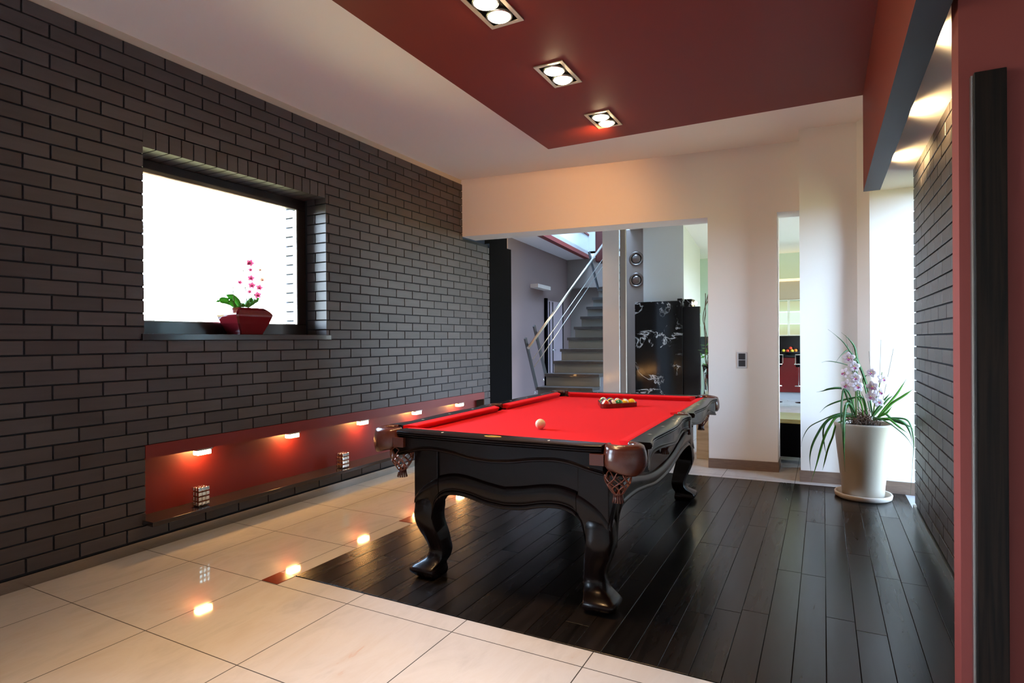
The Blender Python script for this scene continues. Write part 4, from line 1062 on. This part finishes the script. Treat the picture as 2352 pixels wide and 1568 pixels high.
GLOWC = mat('lit_cabinet_back', (.5,.42,.28), .6, emit=(1,.8,.45), es=.35)
MB().box(2.2,4.4,12.40,12.434,1.312,2.07).build('back_panel', GLOWC, kw)
MB().box(2.2,4.4,12.08,12.40,2.052,2.072).box(2.2,4.4,12.08,12.40,1.312,1.328).build('case', BEI, kw)
SHL = mat('lit_glass_shelf', (.5,.8,.85), .2, emit=(.45,.95,1), es=2.2)
for z in (1.566, 1.819): MB().box(2.21,4.39,12.09,12.39,z-.006,z+.006).build('shelf', SHL, kw)
ALU = mat('pale_aluminium', (.75,.72,.6), .35, .3)
for i in range(4):
    x = 2.09+.55*i; f = MB()
    f.box(x+.002,x+.022,12.055,12.078,1.315,2.068).box(x+.528,x+.548,12.055,12.078,1.315,2.068).box(x+.022,x+.528,12.055,12.078,1.315,1.333).box(x+.022,x+.528,12.055,12.078,2.05,2.068)
    df = f.build('door', ALU, kw); MB().box(x+.022,x+.528,12.064,12.068,1.333,2.05).build('pane', PANE, df)
tag(MB().box(2.2,4.4,12.10,12.44,2.075,2.45).build('upper_cabinet', BEI, bevel=.003), 'closed beige cabinet above the lit glass cabinet', 'kitchen cabinet')
tag(MB().box(2.1,4.5,12.0,12.44,2.455,2.50).build('light_shelf', mat('lit_valance', (.8,.7,.5), .5, emit=(1,.85,.55), es=.8), bevel=.002), 'pale lit valance running above the beige kitchen cabinets', 'shelf')
# fruit bowl
fb = MB().lathe([(.001,0),(.06,0),(.07,.008),(.17,.055),(.19,.062),(.185,.066),(.16,.058),(.06,.016),(.001,.014)], 32, (3.22,12.05,.9125)).build('fruit_bowl', GUN)
tag(fb, 'flat dark bowl of fruit on the black worktop', 'bowl')
YEL = mat('yellow_apple', (.65,.50,.05), .35); APR = mat('red_apple', (.6,.05,.02), .35); ORG = mat('orange_apple', (.75,.22,.03), .35)
for (x, y, z, r2, mm, lb) in ((3.095,12.0,1.003,.034,YEL,'yellow green apple at the left end of the fruit bowl'),(3.17,11.98,1.000,.034,APR,'red apple low in the fruit bowl next to the yellow one'),(3.22,12.06,1.052,.036,APR,'red apple on top of the fruit heap'),(3.255,11.97,1.000,.034,YEL,'yellow apple in front under the top red apple'),(3.32,12.02,1.008,.034,ORG,'orange fruit at the right end of the fruit bowl')):
    f = MB().lathe([(.001,-.82*r2),(r2*.45,-.86*r2),(r2*.85,-.55*r2),(r2,0),(r2*.88,.5*r2),(r2*.5,.86*r2),(r2*.15,.80*r2),(.001,.68*r2)], 20, (0,0,0)).build('apple', mm)
    f.location = (x,y,z); f.rotation_euler = (random.uniform(-.3,.3), random.uniform(-.3,.3), 0)
    tag(f, lb, 'fruit', 'fruit in the bowl'); MB().tube([(0,0,.68*r2),(.004,0,.68*r2+.016)], .0015, 5).build('stem', TWIG, f)
random.seed(2)
for i, (x, h, lb) in enumerate(((2.93,.10,'small glass jar at the left end of the visible worktop'),(2.99,.085,'short glass jar standing left of the fruit bowl'))):
    j = MB().lathe([(.001,0),(.024,0),(.026,.006),(.026,h*.75),(.018,h*.9),(.018,h)], 18, (x,12.1,.9125)).build('spice_jar', mat('jar_glass%d' % i, (.35,.3,.24), .15)); tag(j, lb, 'jar', 'spice jars')
    MB().cyl((x,12.1,.9125), .02, h, h+.014, 18).build('lid', STEEL, j)
# bar stools in front of the cabinets
bs = thing('bar_stool', 'bar stool with black seat at the left side of the slot view', 'bar stool', (2.92,11.30,0), 0, 'chrome bar stools in the kitchen')
MB().lathe([(.001,0),(.19,0),(.19,.006),(.06,.022),(.03,.04),(.001,.04)], 32).build('base', DARKG, bs)
MB().cyl((0,0,0), .022, .04, .70, 16).build('pole', CHROME, bs)
MB().box(-.17,.17,-.17,.17,.70,.75).build('seat', DARKM, bs, bevel=.015); MB().box(-.17,.17,.15,.18,.76,.92).build('backrest', DARKM, bs, bevel=.01)
MB().tube([(-.18,-.15,.33),(.18,-.15,.33),(.18,.0,.33),(-.18,.0,.33),(-.18,-.15,.33)], .009, 8).build('footrest', CHROME, bs)
MB().tube([(-.185,-.18,.755),(.185,-.18,.755),(.185,.18,.755),(.185,.19,.93),(-.185,.19,.93),(-.185,.18,.755),(-.185,-.18,.755)], .010, 8).build('seat_frame', CHROME, bs)
dup(bs, (3.52,11.30,0), None, 'bar stool with black seat at the right side of the slot view')

# ------------------------------------------------------------------ output look
SC.view_settings.view_transform = 'Standard'; SC.view_settings.look = 'None'; SC.view_settings.gamma = 1
SC.view_settings.exposure = EXPOSURE
SC.cycles.max_bounces = 10; SC.cycles.diffuse_bounces = 6; SC.cycles.glossy_bounces = 4; SC.cycles.transmission_bounces = 8; SC.cycles.transparent_max_bounces = 12
SC.cycles.sample_clamp_indirect = 6; SC.cycles.caustics_reflective = False; SC.cycles.caustics_refractive = False
SC.cycles.use_denoising = True
